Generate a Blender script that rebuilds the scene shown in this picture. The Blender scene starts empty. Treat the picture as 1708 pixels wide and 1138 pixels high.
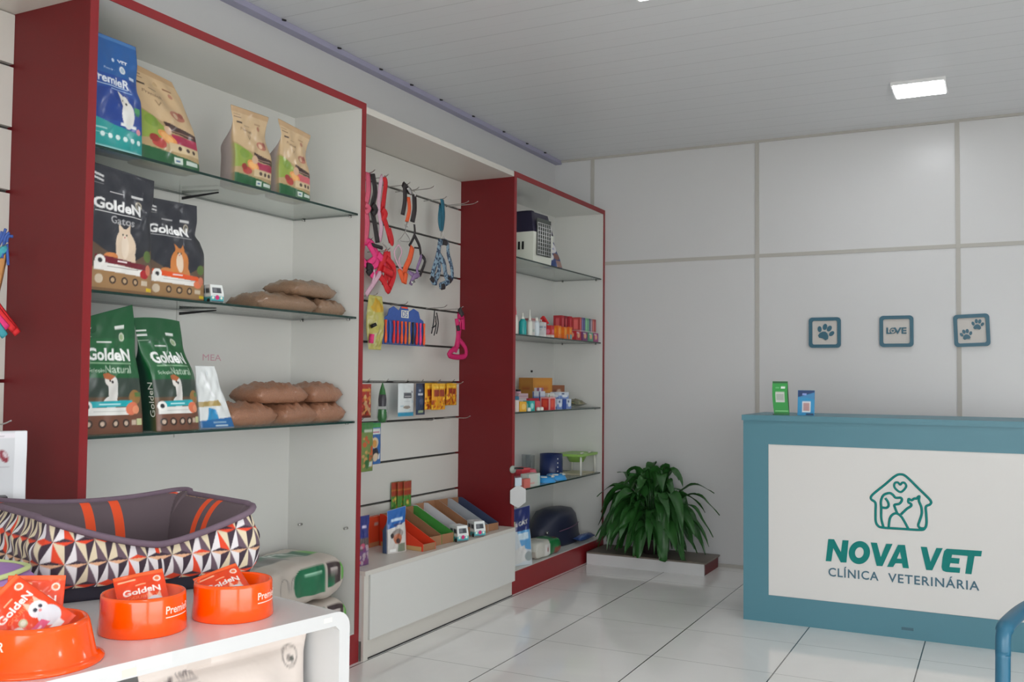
import bpy, bmesh, math, random
import numpy as np
from mathutils import Vector, Matrix

# ------------------------------------------------------------------ camera, sky, lamps, exposure
SC = bpy.context.scene
COL = SC.collection
YAW, PITCH, ROLL = 0.470498, 0.0397087, 0.0088809
cam_d = bpy.data.cameras.new('camera'); cam_d.sensor_width = 36.0
cam_d.lens = 36.0 * 1597.2 / 1708.0; cam_d.clip_start = 0.02
cam = bpy.data.objects.new('camera', cam_d); COL.objects.link(cam)
_f = Vector((-math.sin(YAW) * math.cos(PITCH), math.cos(YAW) * math.cos(PITCH), math.sin(PITCH)))
_r = Vector((math.cos(YAW), math.sin(YAW), 0)); _u = _r.cross(_f)
_r2 = math.cos(ROLL) * _r + math.sin(ROLL) * _u; _u2 = -math.sin(ROLL) * _r + math.cos(ROLL) * _u
_m = Matrix.Identity(4)
for i in range(3):
    _m[i][0], _m[i][1], _m[i][2] = _r2[i], _u2[i], -_f[i]
_m[2][3] = 1.25
cam.matrix_world = _m
SC.camera = cam
SC.view_settings.view_transform = 'Standard'; SC.view_settings.look = 'None'
SC.view_settings.gamma = 1.0; SC.view_settings.use_curve_mapping = False
SC.view_settings.exposure = EXPO = 0.63
SC.cycles.use_denoising = True
SC.cycles.max_bounces = 10; SC.cycles.diffuse_bounces = 6; SC.cycles.transparent_max_bounces = 16
SC.cycles.caustics_reflective = False; SC.cycles.caustics_refractive = False
SC.cycles.sample_clamp_indirect = 8.0

world = bpy.data.worlds.new('daylight'); SC.world = world; world.use_nodes = True
_bg = world.node_tree.nodes['Background']
_bg.inputs[0].default_value = (0.96, 0.985, 1.0, 1); _bg.inputs[1].default_value = 3.4

# opening of the shop front: portal that guides the daylight in
_pl = bpy.data.lights.new('shopfront_portal', 'AREA'); _pl.shape = 'RECTANGLE'; _pl.size = 3.6; _pl.size_y = 2.08
_pl.cycles.is_portal = True
_po = bpy.data.objects.new('shopfront_portal', _pl); COL.objects.link(_po)
_po.location = (0.6, -1.25, 1.04); _po.rotation_euler = (math.radians(90), 0, 0)

_sl = bpy.data.lights.new('street_sun', 'SUN'); _sl.energy = 5.0; _sl.angle = 0.02; _sl.color = (1.0, 0.985, 0.95)
_so = bpy.data.objects.new('street_sun', _sl); COL.objects.link(_so)
_so.rotation_euler = Vector((0.75, -0.28, -0.75)).to_track_quat('-Z', 'Y').to_euler()

_p2 = bpy.data.lights.new('added_side_portal', 'AREA'); _p2.shape = 'RECTANGLE'; _p2.size = 3.2; _p2.size_y = 2.1  # portal for a side opening added to brighten the left cabinets
_p2.cycles.is_portal = True
_q2 = bpy.data.objects.new('added_side_portal', _p2); COL.objects.link(_q2)
_q2.location = (3.0, 0.6, 1.05); _q2.rotation_euler = (math.radians(90), 0, math.radians(90))

LAMP_POWER = 14.0

# ------------------------------------------------------------------ materials
def lin(c):
    return tuple(((x / 255.0) / 12.92 if x / 255.0 <= 0.04045 else ((x / 255.0 + 0.055) / 1.055) ** 2.4) for x in c)

def mat(name, rgb, rough=0.5, metal=0.0, noise=0.0, nscale=30.0, bump=0.0, coat=0.0, emit=None, estr=0.0, spec=0.5):
    m = bpy.data.materials.new(name); m.use_nodes = True
    nt = m.node_tree; b = nt.nodes['Principled BSDF']
    c = lin(rgb)
    b.inputs['Base Color'].default_value = (*c, 1)
    b.inputs['Roughness'].default_value = rough; b.inputs['Metallic'].default_value = metal
    b.inputs['Specular IOR Level'].default_value = spec
    b.inputs['Coat Weight'].default_value = coat; b.inputs['Coat Roughness'].default_value = 0.08
    if noise or bump:
        tc = nt.nodes.new('ShaderNodeTexCoord'); n = nt.nodes.new('ShaderNodeTexNoise')
        n.inputs['Scale'].default_value = nscale; n.inputs['Detail'].default_value = 5
        nt.links.new(tc.outputs['Object'], n.inputs['Vector'])
        if noise:
            mx = nt.nodes.new('ShaderNodeMix'); mx.data_type = 'RGBA'
            mx.inputs[6].default_value = (*[v * (1 - noise) for v in c], 1)
            mx.inputs[7].default_value = (*[min(1, v * (1 + noise)) for v in c], 1)
            nt.links.new(n.outputs['Fac'], mx.inputs[0]); nt.links.new(mx.outputs[2], b.inputs['Base Color'])
        if bump:
            bp = nt.nodes.new('ShaderNodeBump'); bp.inputs['Strength'].default_value = bump; bp.inputs['Distance'].default_value = 0.01
            nt.links.new(n.outputs['Fac'], bp.inputs['Height']); nt.links.new(bp.outputs[0], b.inputs['Normal'])
    if emit:
        b.inputs['Emission Color'].default_value = (*lin(emit), 1); b.inputs['Emission Strength'].default_value = estr
    return m

def print_mat(name, rough, coat=0.0, bump=0.0):
    m = bpy.data.materials.new(name); m.use_nodes = True
    nt = m.node_tree; b = nt.nodes['Principled BSDF']
    a = nt.nodes.new('ShaderNodeVertexColor'); a.layer_name = 'Print'
    nt.links.new(a.outputs['Color'], b.inputs['Base Color'])
    b.inputs['Roughness'].default_value = rough; b.inputs['Coat Weight'].default_value = coat
    b.inputs['Coat Roughness'].default_value = 0.12
    if bump:
        n = nt.nodes.new('ShaderNodeTexNoise'); n.inputs['Scale'].default_value = 22
        tc = nt.nodes.new('ShaderNodeTexCoord'); nt.links.new(tc.outputs['Object'], n.inputs['Vector'])
        bp = nt.nodes.new('ShaderNodeBump'); bp.inputs['Strength'].default_value = bump; bp.inputs['Distance'].default_value = 0.008
        nt.links.new(n.outputs['Fac'], bp.inputs['Height']); nt.links.new(bp.outputs[0], b.inputs['Normal'])
    return m

def glass_mat(name, tint, gloss=0.08):
    m = bpy.data.materials.new(name); m.use_nodes = True
    nt = m.node_tree; nt.nodes.clear()
    o = nt.nodes.new('ShaderNodeOutputMaterial'); t = nt.nodes.new('ShaderNodeBsdfTransparent'); g = nt.nodes.new('ShaderNodeBsdfGlossy')
    lw = nt.nodes.new('ShaderNodeLayerWeight'); lw.inputs[0].default_value = 0.5; pw = nt.nodes.new('ShaderNodeMath'); pw.operation = 'POWER'; pw.inputs[1].default_value = 4.0
    nt.links.new(lw.outputs['Facing'], pw.inputs[0])
    fr = nt.nodes.new('ShaderNodeMath'); fr.operation = 'MULTIPLY_ADD'; fr.inputs[1].default_value = 0.75; fr.inputs[2].default_value = 0.03
    nt.links.new(pw.outputs[0], fr.inputs[0])
    mx = nt.nodes.new('ShaderNodeMixShader')
    t.inputs[0].default_value = (*tint, 1); g.inputs[1].default_value = 0.03
    nt.links.new(fr.outputs[0], mx.inputs[0]); nt.links.new(t.outputs[0], mx.inputs[1]); nt.links.new(g.outputs[0], mx.inputs[2])
    nt.links.new(mx.outputs[0], o.inputs[0])
    return m

M = {}
M['wall'] = mat('painted_wall', (206, 206, 206), 0.55)
M['panel'] = mat('wall_panel', (210, 210, 210), 0.30, noise=0.02, nscale=3)
M['strip'] = mat('panel_strip', (182, 179, 172), 0.5)
M['lavender'] = mat('shade_lavender_trim', (164, 162, 186), 0.45)  # crown strip colour with the purplish shadow put into it
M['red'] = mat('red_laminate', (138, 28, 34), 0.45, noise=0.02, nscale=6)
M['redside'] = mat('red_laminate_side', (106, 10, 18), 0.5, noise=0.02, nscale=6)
M['white'] = mat('white_laminate', (214, 214, 210), 0.35)
M['cream'] = mat('cream_laminate', (208, 204, 196), 0.4)
M['slat'] = mat('slat_board', (212, 211, 204), 0.4)
M['groove'] = mat('slat_groove', (70, 70, 68), 0.5)
M['glass'] = glass_mat('shelf_glass', (0.93, 0.965, 0.95))
M['glassedge'] = mat('glass_edge', (24, 52, 46), 0.15)
M['steel'] = mat('hook_steel', (190, 188, 186), 0.25, 0.9)
M['darksteel'] = mat('dark_steel', (48, 48, 50), 0.35, 0.6)
M['teal'] = mat('counter_teal', (78, 128, 142), 0.42)
M['counterwhite'] = mat('counter_white', (214, 212, 209), 0.45)
M['signteal'] = mat('sign_teal', (0, 122, 116), 0.5, spec=.25)
M['signdark'] = mat('sign_slate', (74, 108, 124), 0.5, spec=.25)
M['frame'] = mat('frame_teal', (44, 98, 118), 0.4)
M['woodtop'] = mat('bench_wood', (116, 106, 96), 0.45, noise=0.25, nscale=12)
M['led'] = mat('led_panel', (255, 255, 255), 0.4, emit=(250, 252, 255), estr=LAMP_POWER)
M['ledframe'] = mat('led_frame', (225, 225, 225), 0.4)
M['film'] = print_mat('printed_film', 0.32, 0.25, 0.25)
M['card'] = print_mat('printed_card', 0.5, 0.1)
M['cloth'] = print_mat('printed_cloth', 0.85)
M['tablewhite'] = mat('table_white', (208, 208, 208), 0.18)
M['orange'] = mat('orange_plastic', (255, 84, 0), 0.16, coat=0.4)
M['bowlprint'] = mat('bowl_print', (250, 215, 200), 0.4)
M['chair'] = mat('chair_plastic', (36, 94, 120), 0.35)
M['leaf'] = mat('leaf_green', (42, 92, 38), 0.35, noise=0.35, nscale=9)
M['pot'] = mat('pot_dark', (52, 42, 44), 0.5)
M['soil'] = mat('soil', (50, 38, 30), 0.9)
M['navy'] = mat('navy_fabric', (34, 40, 62), 0.7)
M['navyplastic'] = mat('navy_plastic', (28, 44, 92), 0.35)
M['blueplastic'] = mat('blue_plastic', (52, 150, 215), 0.3)
M['green'] = mat('green_plastic', (150, 195, 95), 0.35)
M['plasticwhite'] = mat('white_plastic', (222, 222, 212), 0.35)
M['clear'] = glass_mat('clear_plastic', (0.93, 0.94, 0.95))
M['pinkplastic'] = mat('pink_plastic', (225, 105, 120), 0.35)
M['carrierdark'] = mat('carrier_dark', (44, 40, 62), 0.35)
M['carrierwhite'] = mat('carrier_white', (222, 224, 212), 0.4)
M['wire'] = mat('grid_wire', (205, 205, 205), 0.3, 0.5)
M['black'] = mat('black', (20, 20, 22), 0.5)
M['lilac'] = mat('lilac_fabric', (172, 132, 196), 0.8, noise=0.06, nscale=60, bump=0.2)
M['limepipe'] = mat('lime_piping', (200, 215, 150), 0.7)
M['orangepipe'] = mat('orange_piping', (240, 130, 60), 0.7)
for n_, c_ in dict(hotpink=(235, 60, 130), strapred=(205, 32, 40), strappink=(222, 96, 122), palepink=(214, 172, 190), straporange=(228, 92, 46), strapblack=(44, 38, 40), strappurple=(136, 108, 150), strapteal=(32, 100, 122), magenta=(196, 30, 98), camoblue=(84, 112, 136), fabblue=(60, 92, 165), fabtan=(196, 140, 84), fabcyan=(70, 165, 178), fabred=(225, 45, 50), faborange=(245, 90, 40)).items():
    M[n_] = mat(n_, c_, 0.6, noise=0.18, nscale=90)

m_ = mat('camoblue_pattern', (84, 112, 136), 0.6, noise=0.5, nscale=60)
_n = [q for q in m_.node_tree.nodes if q.type == 'TEX_NOISE'][0]; _x = [q for q in m_.node_tree.nodes if q.type == 'MIX'][0]
_rp = m_.node_tree.nodes.new('ShaderNodeMapRange'); _rp.inputs[1].default_value = .44; _rp.inputs[2].default_value = .52
m_.node_tree.links.new(_n.outputs['Fac'], _rp.inputs[0]); m_.node_tree.links.new(_rp.outputs[0], _x.inputs[0])
_x.inputs[6].default_value = (*lin((40, 58, 84)), 1); _x.inputs[7].default_value = (*lin((132, 158, 176)), 1)
M['camoblue'] = m_

# ------------------------------------------------------------------ helpers
def link(o, parent=None):
    COL.objects.link(o)
    if parent is not None: o.parent = parent
    return o

def obj(name, bm, m, parent=None, smooth=False, bevel=0.0, seg=2):
    me = bpy.data.meshes.new(name)
    if bevel:
        es = [e for e in bm.edges if len(e.link_faces) == 2 and e.calc_face_angle(0) > 0.6]
        bmesh.ops.bevel(bm, geom=es, offset=bevel, segments=seg, affect='EDGES', clamp_overlap=True)
    bm.normal_update(); bm.to_mesh(me); bm.free()
    for mm in (m if isinstance(m, (list, tuple)) else [m]): me.materials.append(mm)
    if smooth:
        for p in me.polygons: p.use_smooth = True
    return link(bpy.data.objects.new(name, me), parent)

def tag(o, label=None, cat=None, group=None, kind=None):
    if label: o['label'] = label
    if cat: o['category'] = cat
    if group: o['group'] = group
    if kind: o['kind'] = kind
    return o

def thing(name, label, cat, loc=(0, 0, 0), rot=0.0, group=None, rx=0.0, ry=0.0):
    o = bpy.data.objects.new(name, None); o.empty_display_size = 0.05; COL.objects.link(o)
    o.location = loc; o.rotation_euler = (math.radians(rx), math.radians(ry), math.radians(rot))
    return tag(o, label, cat, group)

def struct(name, bm, m, parent=None, **k):
    o = obj(name, bm, m, parent, **k)
    o['kind'] = 'structure'
    return o

def box(bm, x0, x1, y0, y1, z0, z1, mi=0):
    v = [bm.verts.new((x, y, z)) for x in (x0, x1) for y in (y0, y1) for z in (z0, z1)]
    fs = [(0, 1, 3, 2), (4, 6, 7, 5), (0, 4, 5, 1), (2, 3, 7, 6), (0, 2, 6, 4), (1, 5, 7, 3)]
    out = []
    for q in fs:
        f = bm.faces.new([v[i] for i in q]); f.material_index = mi; out.append(f)
    return out

def B(*a): 
    bm = bmesh.new()
    for q in a: box(bm, *q)
    return bm

def prism(bm, pts, axis, a0, a1, mi=0, holes=()):
    """polygon in the plane of the other two axes, extruded along axis from a0 to a1"""
    def P(p, a):
        return {'x': (a, p[0], p[1]), 'y': (p[0], a, p[1]), 'z': (p[0], p[1], a)}[axis]
    area = sum(pts[i][0] * pts[(i + 1) % len(pts)][1] - pts[(i + 1) % len(pts)][0] * pts[i][1] for i in range(len(pts)))
    va = [bm.verts.new(P(p, a0)) for p in pts]; vb = [bm.verts.new(P(p, a1)) for p in pts]
    n = len(pts); fs = []
    fs.append(bm.faces.new(va)); fs.append(bm.faces.new(vb[::-1]))
    for i in range(n):
        fs.append(bm.faces.new((va[i], vb[i], vb[(i + 1) % n], va[(i + 1) % n])))
    for f in fs: f.material_index = mi
    bmesh.ops.recalc_face_normals(bm, faces=fs)
    return fs

def tube(bm, pts, r, n=8, closed=False, r2=None, mi=0, up=None):
    """sweep an ellipse (r sideways, r2 along 'up') along pts"""
    pts = [Vector(p) for p in pts]; N = len(pts); rings = []
    for i, p in enumerate(pts):
        if closed: t = pts[(i + 1) % N] - pts[i - 1]
        else: t = pts[min(i + 1, N - 1)] - pts[max(i - 1, 0)]
        if t.length < 1e-9: t = Vector((0, 0, 1))
        t.normalize()
        u = Vector(up) if up else (Vector((0, 0, 1)) if abs(t.z) < 0.9 else Vector((1, 0, 0)))
        s = t.cross(u)
        if s.length < 1e-4: s = t.cross(Vector((0.3, 1, 0.2)))
        s.normalize(); w = s.cross(t)
        ra = r[i] if isinstance(r, (list, tuple)) else r
        rb = (r2[i] if isinstance(r2, (list, tuple)) else r2) if r2 is not None else ra
        rings.append([bm.verts.new(p + s * (ra * math.cos(2 * math.pi * k / n)) + w * (rb * math.sin(2 * math.pi * k / n))) for k in range(n)])
    for i in range(N if closed else N - 1):
        a, b = rings[i], rings[(i + 1) % N]
        for k in range(n):
            f = bm.faces.new((a[k], a[(k + 1) % n], b[(k + 1) % n], b[k])); f.material_index = mi; f.smooth = True
    if not closed:
        bm.faces.new(rings[0][::-1]).material_index = mi; bm.faces.new(rings[-1]).material_index = mi

def smooth_path(pts, k=4, closed=False):
    P = [Vector(p) for p in pts]; n = len(P); out = []
    rng = range(n) if closed else range(n - 1)
    for i in rng:
        g = (lambda j: P[j % n]) if closed else (lambda j: P[max(0, min(n - 1, j))])
        p0, p1, p2, p3 = g(i - 1), g(i), g(i + 1), g(i + 2)
        for q in range(k):
            t = q / k
            out.append(0.5 * ((2 * p1) + (-p0 + p2) * t + (2 * p0 - 5 * p1 + 4 * p2 - p3) * t * t + (-p0 + 3 * p1 - 3 * p2 + p3) * t ** 3))
    if not closed: out.append(P[-1])
    return out

def lathe(bm, prof, n=32, c=(0, 0), mi=0, sx=1.0, sy=1.0):
    """prof: (r, z) from the outside bottom along the surface"""
    rings = []
    for r, z in prof:
        if r < 1e-6: rings.append([bm.verts.new((c[0], c[1], z))])
        else: rings.append([bm.verts.new((c[0] + sx * r * math.cos(2 * math.pi * k / n), c[1] + sy * r * math.sin(2 * math.pi * k / n), z)) for k in range(n)])
    fs = []
    for a, b in zip(rings[:-1], rings[1:]):
        for k in range(n):
            k2 = (k + 1) % n
            if len(a) == 1 and len(b) == 1: continue
            if len(a) == 1: f = bm.faces.new((a[0], b[k2], b[k]))
            elif len(b) == 1: f = bm.faces.new((a[k], a[k2], b[0]))
            else: f = bm.faces.new((a[k], a[k2], b[k2], b[k]))
            f.smooth = True; f.material_index = mi; fs.append(f)
    return fs

# ------------------------------------------------------------------ printing: a drawing evaluated at the vertices
_tc = {}
def text_tris(s, bold=0.0, spacing=1.0):
    key = (s, bold, spacing)
    if key in _tc: return _tc[key]
    cu = bpy.data.curves.new('t', 'FONT'); cu.body = s; cu.offset = bold; cu.space_character = spacing; cu.resolution_u = 3
    o = bpy.data.objects.new('t', cu); COL.objects.link(o); bpy.context.view_layer.update()
    me = bpy.data.meshes.new_from_object(o.evaluated_get(bpy.context.evaluated_depsgraph_get()))
    me.calc_loop_triangles()
    V = np.array([v.co[:2] for v in me.vertices]) if len(me.vertices) else np.zeros((1, 2))
    T = np.array([t.vertices[:] for t in me.loop_triangles]) if len(me.loop_triangles) else np.zeros((0, 3), int)
    bpy.data.meshes.remove(me); bpy.data.objects.remove(o); bpy.data.curves.remove(cu)
    mn, mx = V.min(0), V.max(0)
    _tc[key] = (V - mn, T, mx - mn)
    return _tc[key]

class Cv:
    """drawing over u,v in 0..1; w,h real size in metres"""
    def __init__(s, w, h, nx, ny, base):
        s.w, s.h, s.nx, s.ny = w, h, nx, ny
        s.H, s.W = (ny + 1) * 2, (nx + 1) * 2
        s.a = np.zeros((s.H, s.W, 3)); s.a[:] = lin(base)
        s.U, s.V = np.meshgrid((np.arange(s.W) - 0.5) / (2 * nx), (np.arange(s.H) - 0.5) / (2 * ny))
    def put(s, m, c): s.a[m] = lin(c); return s
    def rect(s, u0, v0, u1, v1, c): return s.put((s.U >= u0) & (s.U <= u1) & (s.V >= v0) & (s.V <= v1), c)
    def ell(s, u, v, ru, rv, c, rot=0.0):
        X = (s.U - u) * s.w; Y = (s.V - v) * s.h; a = math.radians(rot)
        X, Y = X * math.cos(a) + Y * math.sin(a), -X * math.sin(a) + Y * math.cos(a)
        return s.put((X / (ru * s.w)) ** 2 + (Y / (rv * s.h)) ** 2 <= 1, c)
    def dot(s, u, v, r, c): return s.ell(u, v, r / s.w, r / s.h, c)
    def poly(s, pts, c):
        ins = np.zeros(s.U.shape, bool); n = len(pts)
        for i in range(n):
            (x0, y0), (x1, y1) = pts[i], pts[(i + 1) % n]
            if y0 == y1: continue
            cr = ((s.V > min(y0, y1)) & (s.V <= max(y0, y1)) & (s.U < x0 + (s.V - y0) * (x1 - x0) / (y1 - y0)))
            ins ^= cr
        return s.put(ins, c)
    def text(s, t, u, v, hh, c, bold=0.0, width=None, rot=0.0, anchor='l', spacing=1.0):
        V, T, sz = text_tris(t, bold, spacing)
        sc = hh * s.h / max(sz[1], 1e-6); sx = sc if width is None else width * s.w / max(sz[0], 1e-6)
        P = V * np.array([sx, sc])
        if anchor == 'c': P = P - np.array([sz[0] * sx / 2, sz[1] * sc / 2])
        a = math.radians(rot); R = np.array([[math.cos(a), math.sin(a)], [-math.sin(a), math.cos(a)]])
        P = (P @ R) / np.array([s.w, s.h]) + np.array([u, v])
        px = P[:, 0] * 2 * s.nx + 0.5; py = P[:, 1] * 2 * s.ny + 0.5
        col = lin(c)
        for tr in T:
            xs, ys = px[tr], py[tr]
            x0, x1 = max(0, int(math.floor(xs.min()))), min(s.W - 1, int(math.ceil(xs.max())))
            y0, y1 = max(0, int(math.floor(ys.min()))), min(s.H - 1, int(math.ceil(ys.max())))
            if x1 < x0 or y1 < y0: continue
            gx, gy = np.meshgrid(np.arange(x0, x1 + 1), np.arange(y0, y1 + 1))
            d = (xs[1] - xs[0]) * (ys[2] - ys[0]) - (xs[2] - xs[0]) * (ys[1] - ys[0])
            if abs(d) < 1e-9: continue
            l1 = ((xs[1] - gx) * (ys[2] - gy) - (xs[2] - gx) * (ys[1] - gy)) / d
            l2 = ((xs[2] - gx) * (ys[0] - gy) - (xs[0] - gx) * (ys[2] - gy)) / d
            m = (l1 >= -.02) & (l2 >= -.02) & (1 - l1 - l2 >= -.02)
            s.a[gy[m], gx[m]] = col
        return s
    def specks(s, u0, v0, u1, v1, cols, r, n, seed=1):
        R = random.Random(seed)
        for _ in range(n): s.dot(R.uniform(u0, u1), R.uniform(v0, v1), r * R.uniform(.5, 1.3), R.choice(cols))
        return s
    def grid(s):
        return s.a.reshape(s.ny + 1, 2, s.nx + 1, 2, 3).mean((1, 3))

def set_cols(me, cols):
    at = me.color_attributes.new('Print', 'FLOAT_COLOR', 'POINT')
    c = np.ones((len(me.vertices), 4), np.float32); c[:, :3] = np.asarray(cols, np.float32).reshape(-1, 3)
    at.data.foreach_set('color', c.ravel())

def mesh_obj(name, verts, faces, cols, m, parent=None, smooth=True):
    me = bpy.data.meshes.new(name); me.from_pydata([tuple(v) for v in verts], [], faces)
    set_cols(me, cols); me.materials.append(m)
    me.update()
    if smooth: me.polygons.foreach_set('use_smooth', [True] * len(me.polygons))
    return link(bpy.data.objects.new(name, me), parent)

def sstep(a, b, x):
    t = max(0.0, min(1.0, (x - a) / (b - a))); return t * t * (3 - 2 * t)

def pouch(name, cv, d, side, back=None, kind='stand', ge=0.7, flat=0.86, wr=0.004, fwd=0.8, warp=None, seed=0, m=None, parent=None, wid=None, botd=1.0):
    """bag whose printed front looks along -Y; base on z=0. kind stand / pillow / sachet"""
    w, h, nx, ny = cv.w, cv.h, cv.nx, cv.ny
    G = cv.grid(); R = random.Random(seed); ph = [R.uniform(0, 6.28) for _ in range(8)]
    nb = 8; verts = []; cols = []; side = lin(side); back = lin(back) if back else side
    def D(v):
        if kind == 'stand': return d / 2 * (botd + (1 - botd) * sstep(0, .25, v)) * (1 - sstep(.5, flat, v)) + 0.0015
        return d / 2 * (max(0.0, math.sin(math.pi * max(.0, min(1, (v - .06) / .88)))) ** .55) + 0.001
    def Wf(v):
        if wid: return wid(v)
        return 1.0 - (0.03 * math.sin(math.pi * v) if kind == 'stand' else 0.0)
    def E(t, v):
        if kind == 'stand':
            k = ge * (1 - sstep(.45, flat, v)); return k + (1 - k) * (max(0, 1 - abs(t) ** 3.0)) ** .6
        return max(0, 1 - abs(t) ** 2.6) ** .8
    def wrk(t, v, sgn):
        a = wr * (math.sin(7 * t + 9 * v + ph[0]) * .4 + math.sin(17 * v + 5 * t * math.sin(3 * v + ph[1]) + ph[2]) * .35 + math.sin(23 * v - 11 * t + ph[3]) * .25)
        return a * (1 - t * t) * (math.sin(math.pi * min(1, v * 1.02)) ** .5 if 0 < v < .98 else 0)
    for j in range(ny + 1):
        v = j / ny; z = v * h; dd = D(v); ww = w / 2 * Wf(v)
        ring = []
        for i in range(nx + 1):
            t = 2 * i / nx - 1
            ring.append((t * ww, -dd * E(t, v) + wrk(t, v, 1), z)); cols.append(G[j, i])
        g = dd * E(1, v); d0 = (d / 2 - dd) * fwd if kind == 'stand' else 0.0
        ring.append((ww - g * .35, 0, z)); cols.append(side)
        for i in range(nb + 1):
            t = 1 - 2 * i / nb
            ring.append((t * ww, dd * E(t, v), z)); cols.append(side if abs(t) == 1 else back)
        ring.append((-ww + g * .35, 0, z)); cols.append(side)
        if d0: ring = [(p[0], p[1] - d0, p[2]) for p in ring]
        if warp:
            ring = [tuple(a + b for a, b in zip(p, warp(2 * p[0] / w, v))) for p in ring]
        verts += ring
    n = nx + 1 + 1 + nb + 1 + 1; faces = []
    for j in range(ny):
        for k in range(n):
            k2 = (k + 1) % n
            faces.append((j * n + k, j * n + k2, (j + 1) * n + k2, (j + 1) * n + k))
    faces.append(tuple(range(n))[::-1]); faces.append(tuple(ny * n + k for k in range(n)))
    return mesh_obj(name, verts, faces, cols, m or M['film'], parent)

def carton(name, w, d, h, front=None, left=None, top=None, base=(200, 200, 200), m=None, parent=None, bend=None, right=None):
    """box: centre of its base at the origin, front looks along -Y, left face along -X"""
    verts = []; faces = []; cols = []
    def face(cv, fn):
        if cv is None: nx = ny = 1; G = np.ones((2, 2, 3)) * np.array(lin(base))
        elif isinstance(cv, tuple): nx = ny = 1; G = np.ones((2, 2, 3)) * np.array(lin(cv))
        else: nx, ny = cv.nx, cv.ny; G = cv.grid()
        o = len(verts)
        for j in range(ny + 1):
            for i in range(nx + 1):
                verts.append(fn(i / nx, j / ny)); cols.append(G[j, i])
        for j in range(ny):
            for i in range(nx):
                a = o + j * (nx + 1) + i; faces.append((a, a + 1, a + nx + 2, a + nx + 1))
    face(front, lambda u, v: ((u - .5) * w, -d / 2, v * h))
    face(left, lambda u, v: (-w / 2, (.5 - u) * d, v * h))
    face(right, lambda u, v: (w / 2, (u - .5) * d, v * h))
    face(None, lambda u, v: ((.5 - u) * w, d / 2, v * h))
    face(top, lambda u, v: ((u - .5) * w, (v - .5) * d, h))
    face(None, lambda u, v: ((u - .5) * w, (.5 - v) * d, 0))
    if bend: verts = [bend(p) for p in verts]
    return mesh_obj(name, verts, faces, cols, m or M['card'], parent, smooth=False)

def text_obj(name, s, width, height, depth, m, parent=None, bold=0.0, spacing=1.0):
    """raised lettering in the XZ plane, lower left at the origin, facing -Y"""
    V, T, sz = text_tris(s, bold, spacing)
    bm = bmesh.new(); vs = [bm.verts.new((p[0] * width / sz[0], 0, p[1] * height / sz[1])) for p in V]
    for t in T:
        try: bm.faces.new([vs[i] for i in t])
        except ValueError: pass
    bmesh.ops.recalc_face_normals(bm, faces=bm.faces[:])
    r = bmesh.ops.extrude_face_region(bm, geom=bm.faces[:])
    bmesh.ops.translate(bm, verts=[v for v in r['geom'] if isinstance(v, bmesh.types.BMVert)], vec=(0, -depth, 0))
    bmesh.ops.recalc_face_normals(bm, faces=bm.faces[:])
    return obj(name, bm, m, parent)

# ================================================================== the room
XL, YB, ZC = -2.925, 6.44, 2.87      # left wall, back wall, ceiling
XR, YF = 3.0, -1.25
struct('wall_left', B((XL - .1, XL, YF, YB + .1, 0, ZC + .05)), M['wall'])
struct('wall_right', B((XR, XR + .1, YF, -1.0, 0, ZC + .05), (XR, XR + .1, 2.2, YB + .1, 0, ZC + .05), (XR, XR + .1, -1.0, 2.2, 2.1, ZC + .05)), M['wall'])  # gap near the front is added to let more daylight onto the cabinets
struct('wall_front', B((XL, -1.2, YF - .12, YF, 0, ZC), (2.4, XR, YF - .12, YF, 0, ZC), (-1.2, 2.4, YF - .12, YF, 2.08, ZC)), M['wall'])
struct('wall_back', B((XL, XR, YB, YB + .1, 0, ZC + .05)), M['panel'])
bm = bmesh.new()
for xx in (-2.627, -1.436, -0.215, 1.006, 2.227): box(bm, xx - .013, xx + .013, YB - .006, YB, .02, 2.855)
for k in range(-1, 5):
    a, b = (-2.627, -1.436, -0.215, 1.006, 2.227, XR)[k] if k >= 0 else XL, (-2.627, -1.436, -0.215, 1.006, 2.227, XR)[k + 1]
    box(bm, a + .0131, b - .0131, YB - .0055, YB, 2.077, 2.101)
struct('trim_1', bm, M['strip'])
struct('trim_2', B((XL, XR, YB - .012, YB, 2.855, ZC)), M['strip'])
struct('baseboard_back', B((XL, XR, YB - .014, YB, 0, .022)), M['strip'])
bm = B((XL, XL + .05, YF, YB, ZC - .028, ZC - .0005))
struct('trim_3', bm, M['lavender'])  # crown strip; its lavender tone paints in the shadow along the ceiling edge
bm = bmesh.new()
for i in range(16): tube(bm, [(XL + .05, .9 + i * .35 + .05 * math.sin(i * 5), ZC - .004), (XL + .057, .92 + i * .35 + .05 * math.sin(i * 5), ZC - .003)], .005, 6)  # dark spots of grime along the edge of the strip
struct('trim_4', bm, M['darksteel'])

# floor: polished porcelain tiles, joints from the position
m = bpy.data.materials.new('porcelain_tiles'); m.use_nodes = True; nt = m.node_tree; bs = nt.nodes['Principled BSDF']
geo = nt.nodes.new('ShaderNodeNewGeometry'); sep = nt.nodes.new('ShaderNodeSeparateXYZ'); nt.links.new(geo.outputs['Position'], sep.inputs[0])
def mth(op, a, b=None):
    n = nt.nodes.new('ShaderNodeMath'); n.operation = op
    for i, q in enumerate((a, b)):
        if q is None: continue
        if isinstance(q, (int, float)): n.inputs[i].default_value = q
        else: nt.links.new(q, n.inputs[i])
    return n.outputs[0]
def joint(s, off, size, g):
    fr = mth('FRACT', mth('DIVIDE', mth('ADD', s, -off + 50 * size), size))
    d = mth('MULTIPLY', mth('MINIMUM', fr, mth('SUBTRACT', 1.0, fr)), size)
    return mth('LESS_THAN', d, g)
j = mth('MAXIMUM', joint(sep.outputs[0], -1.961, .5435, .0028), mth('MULTIPLY', joint(sep.outputs[1], 3.688, .5265, .0019), .55))
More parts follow.
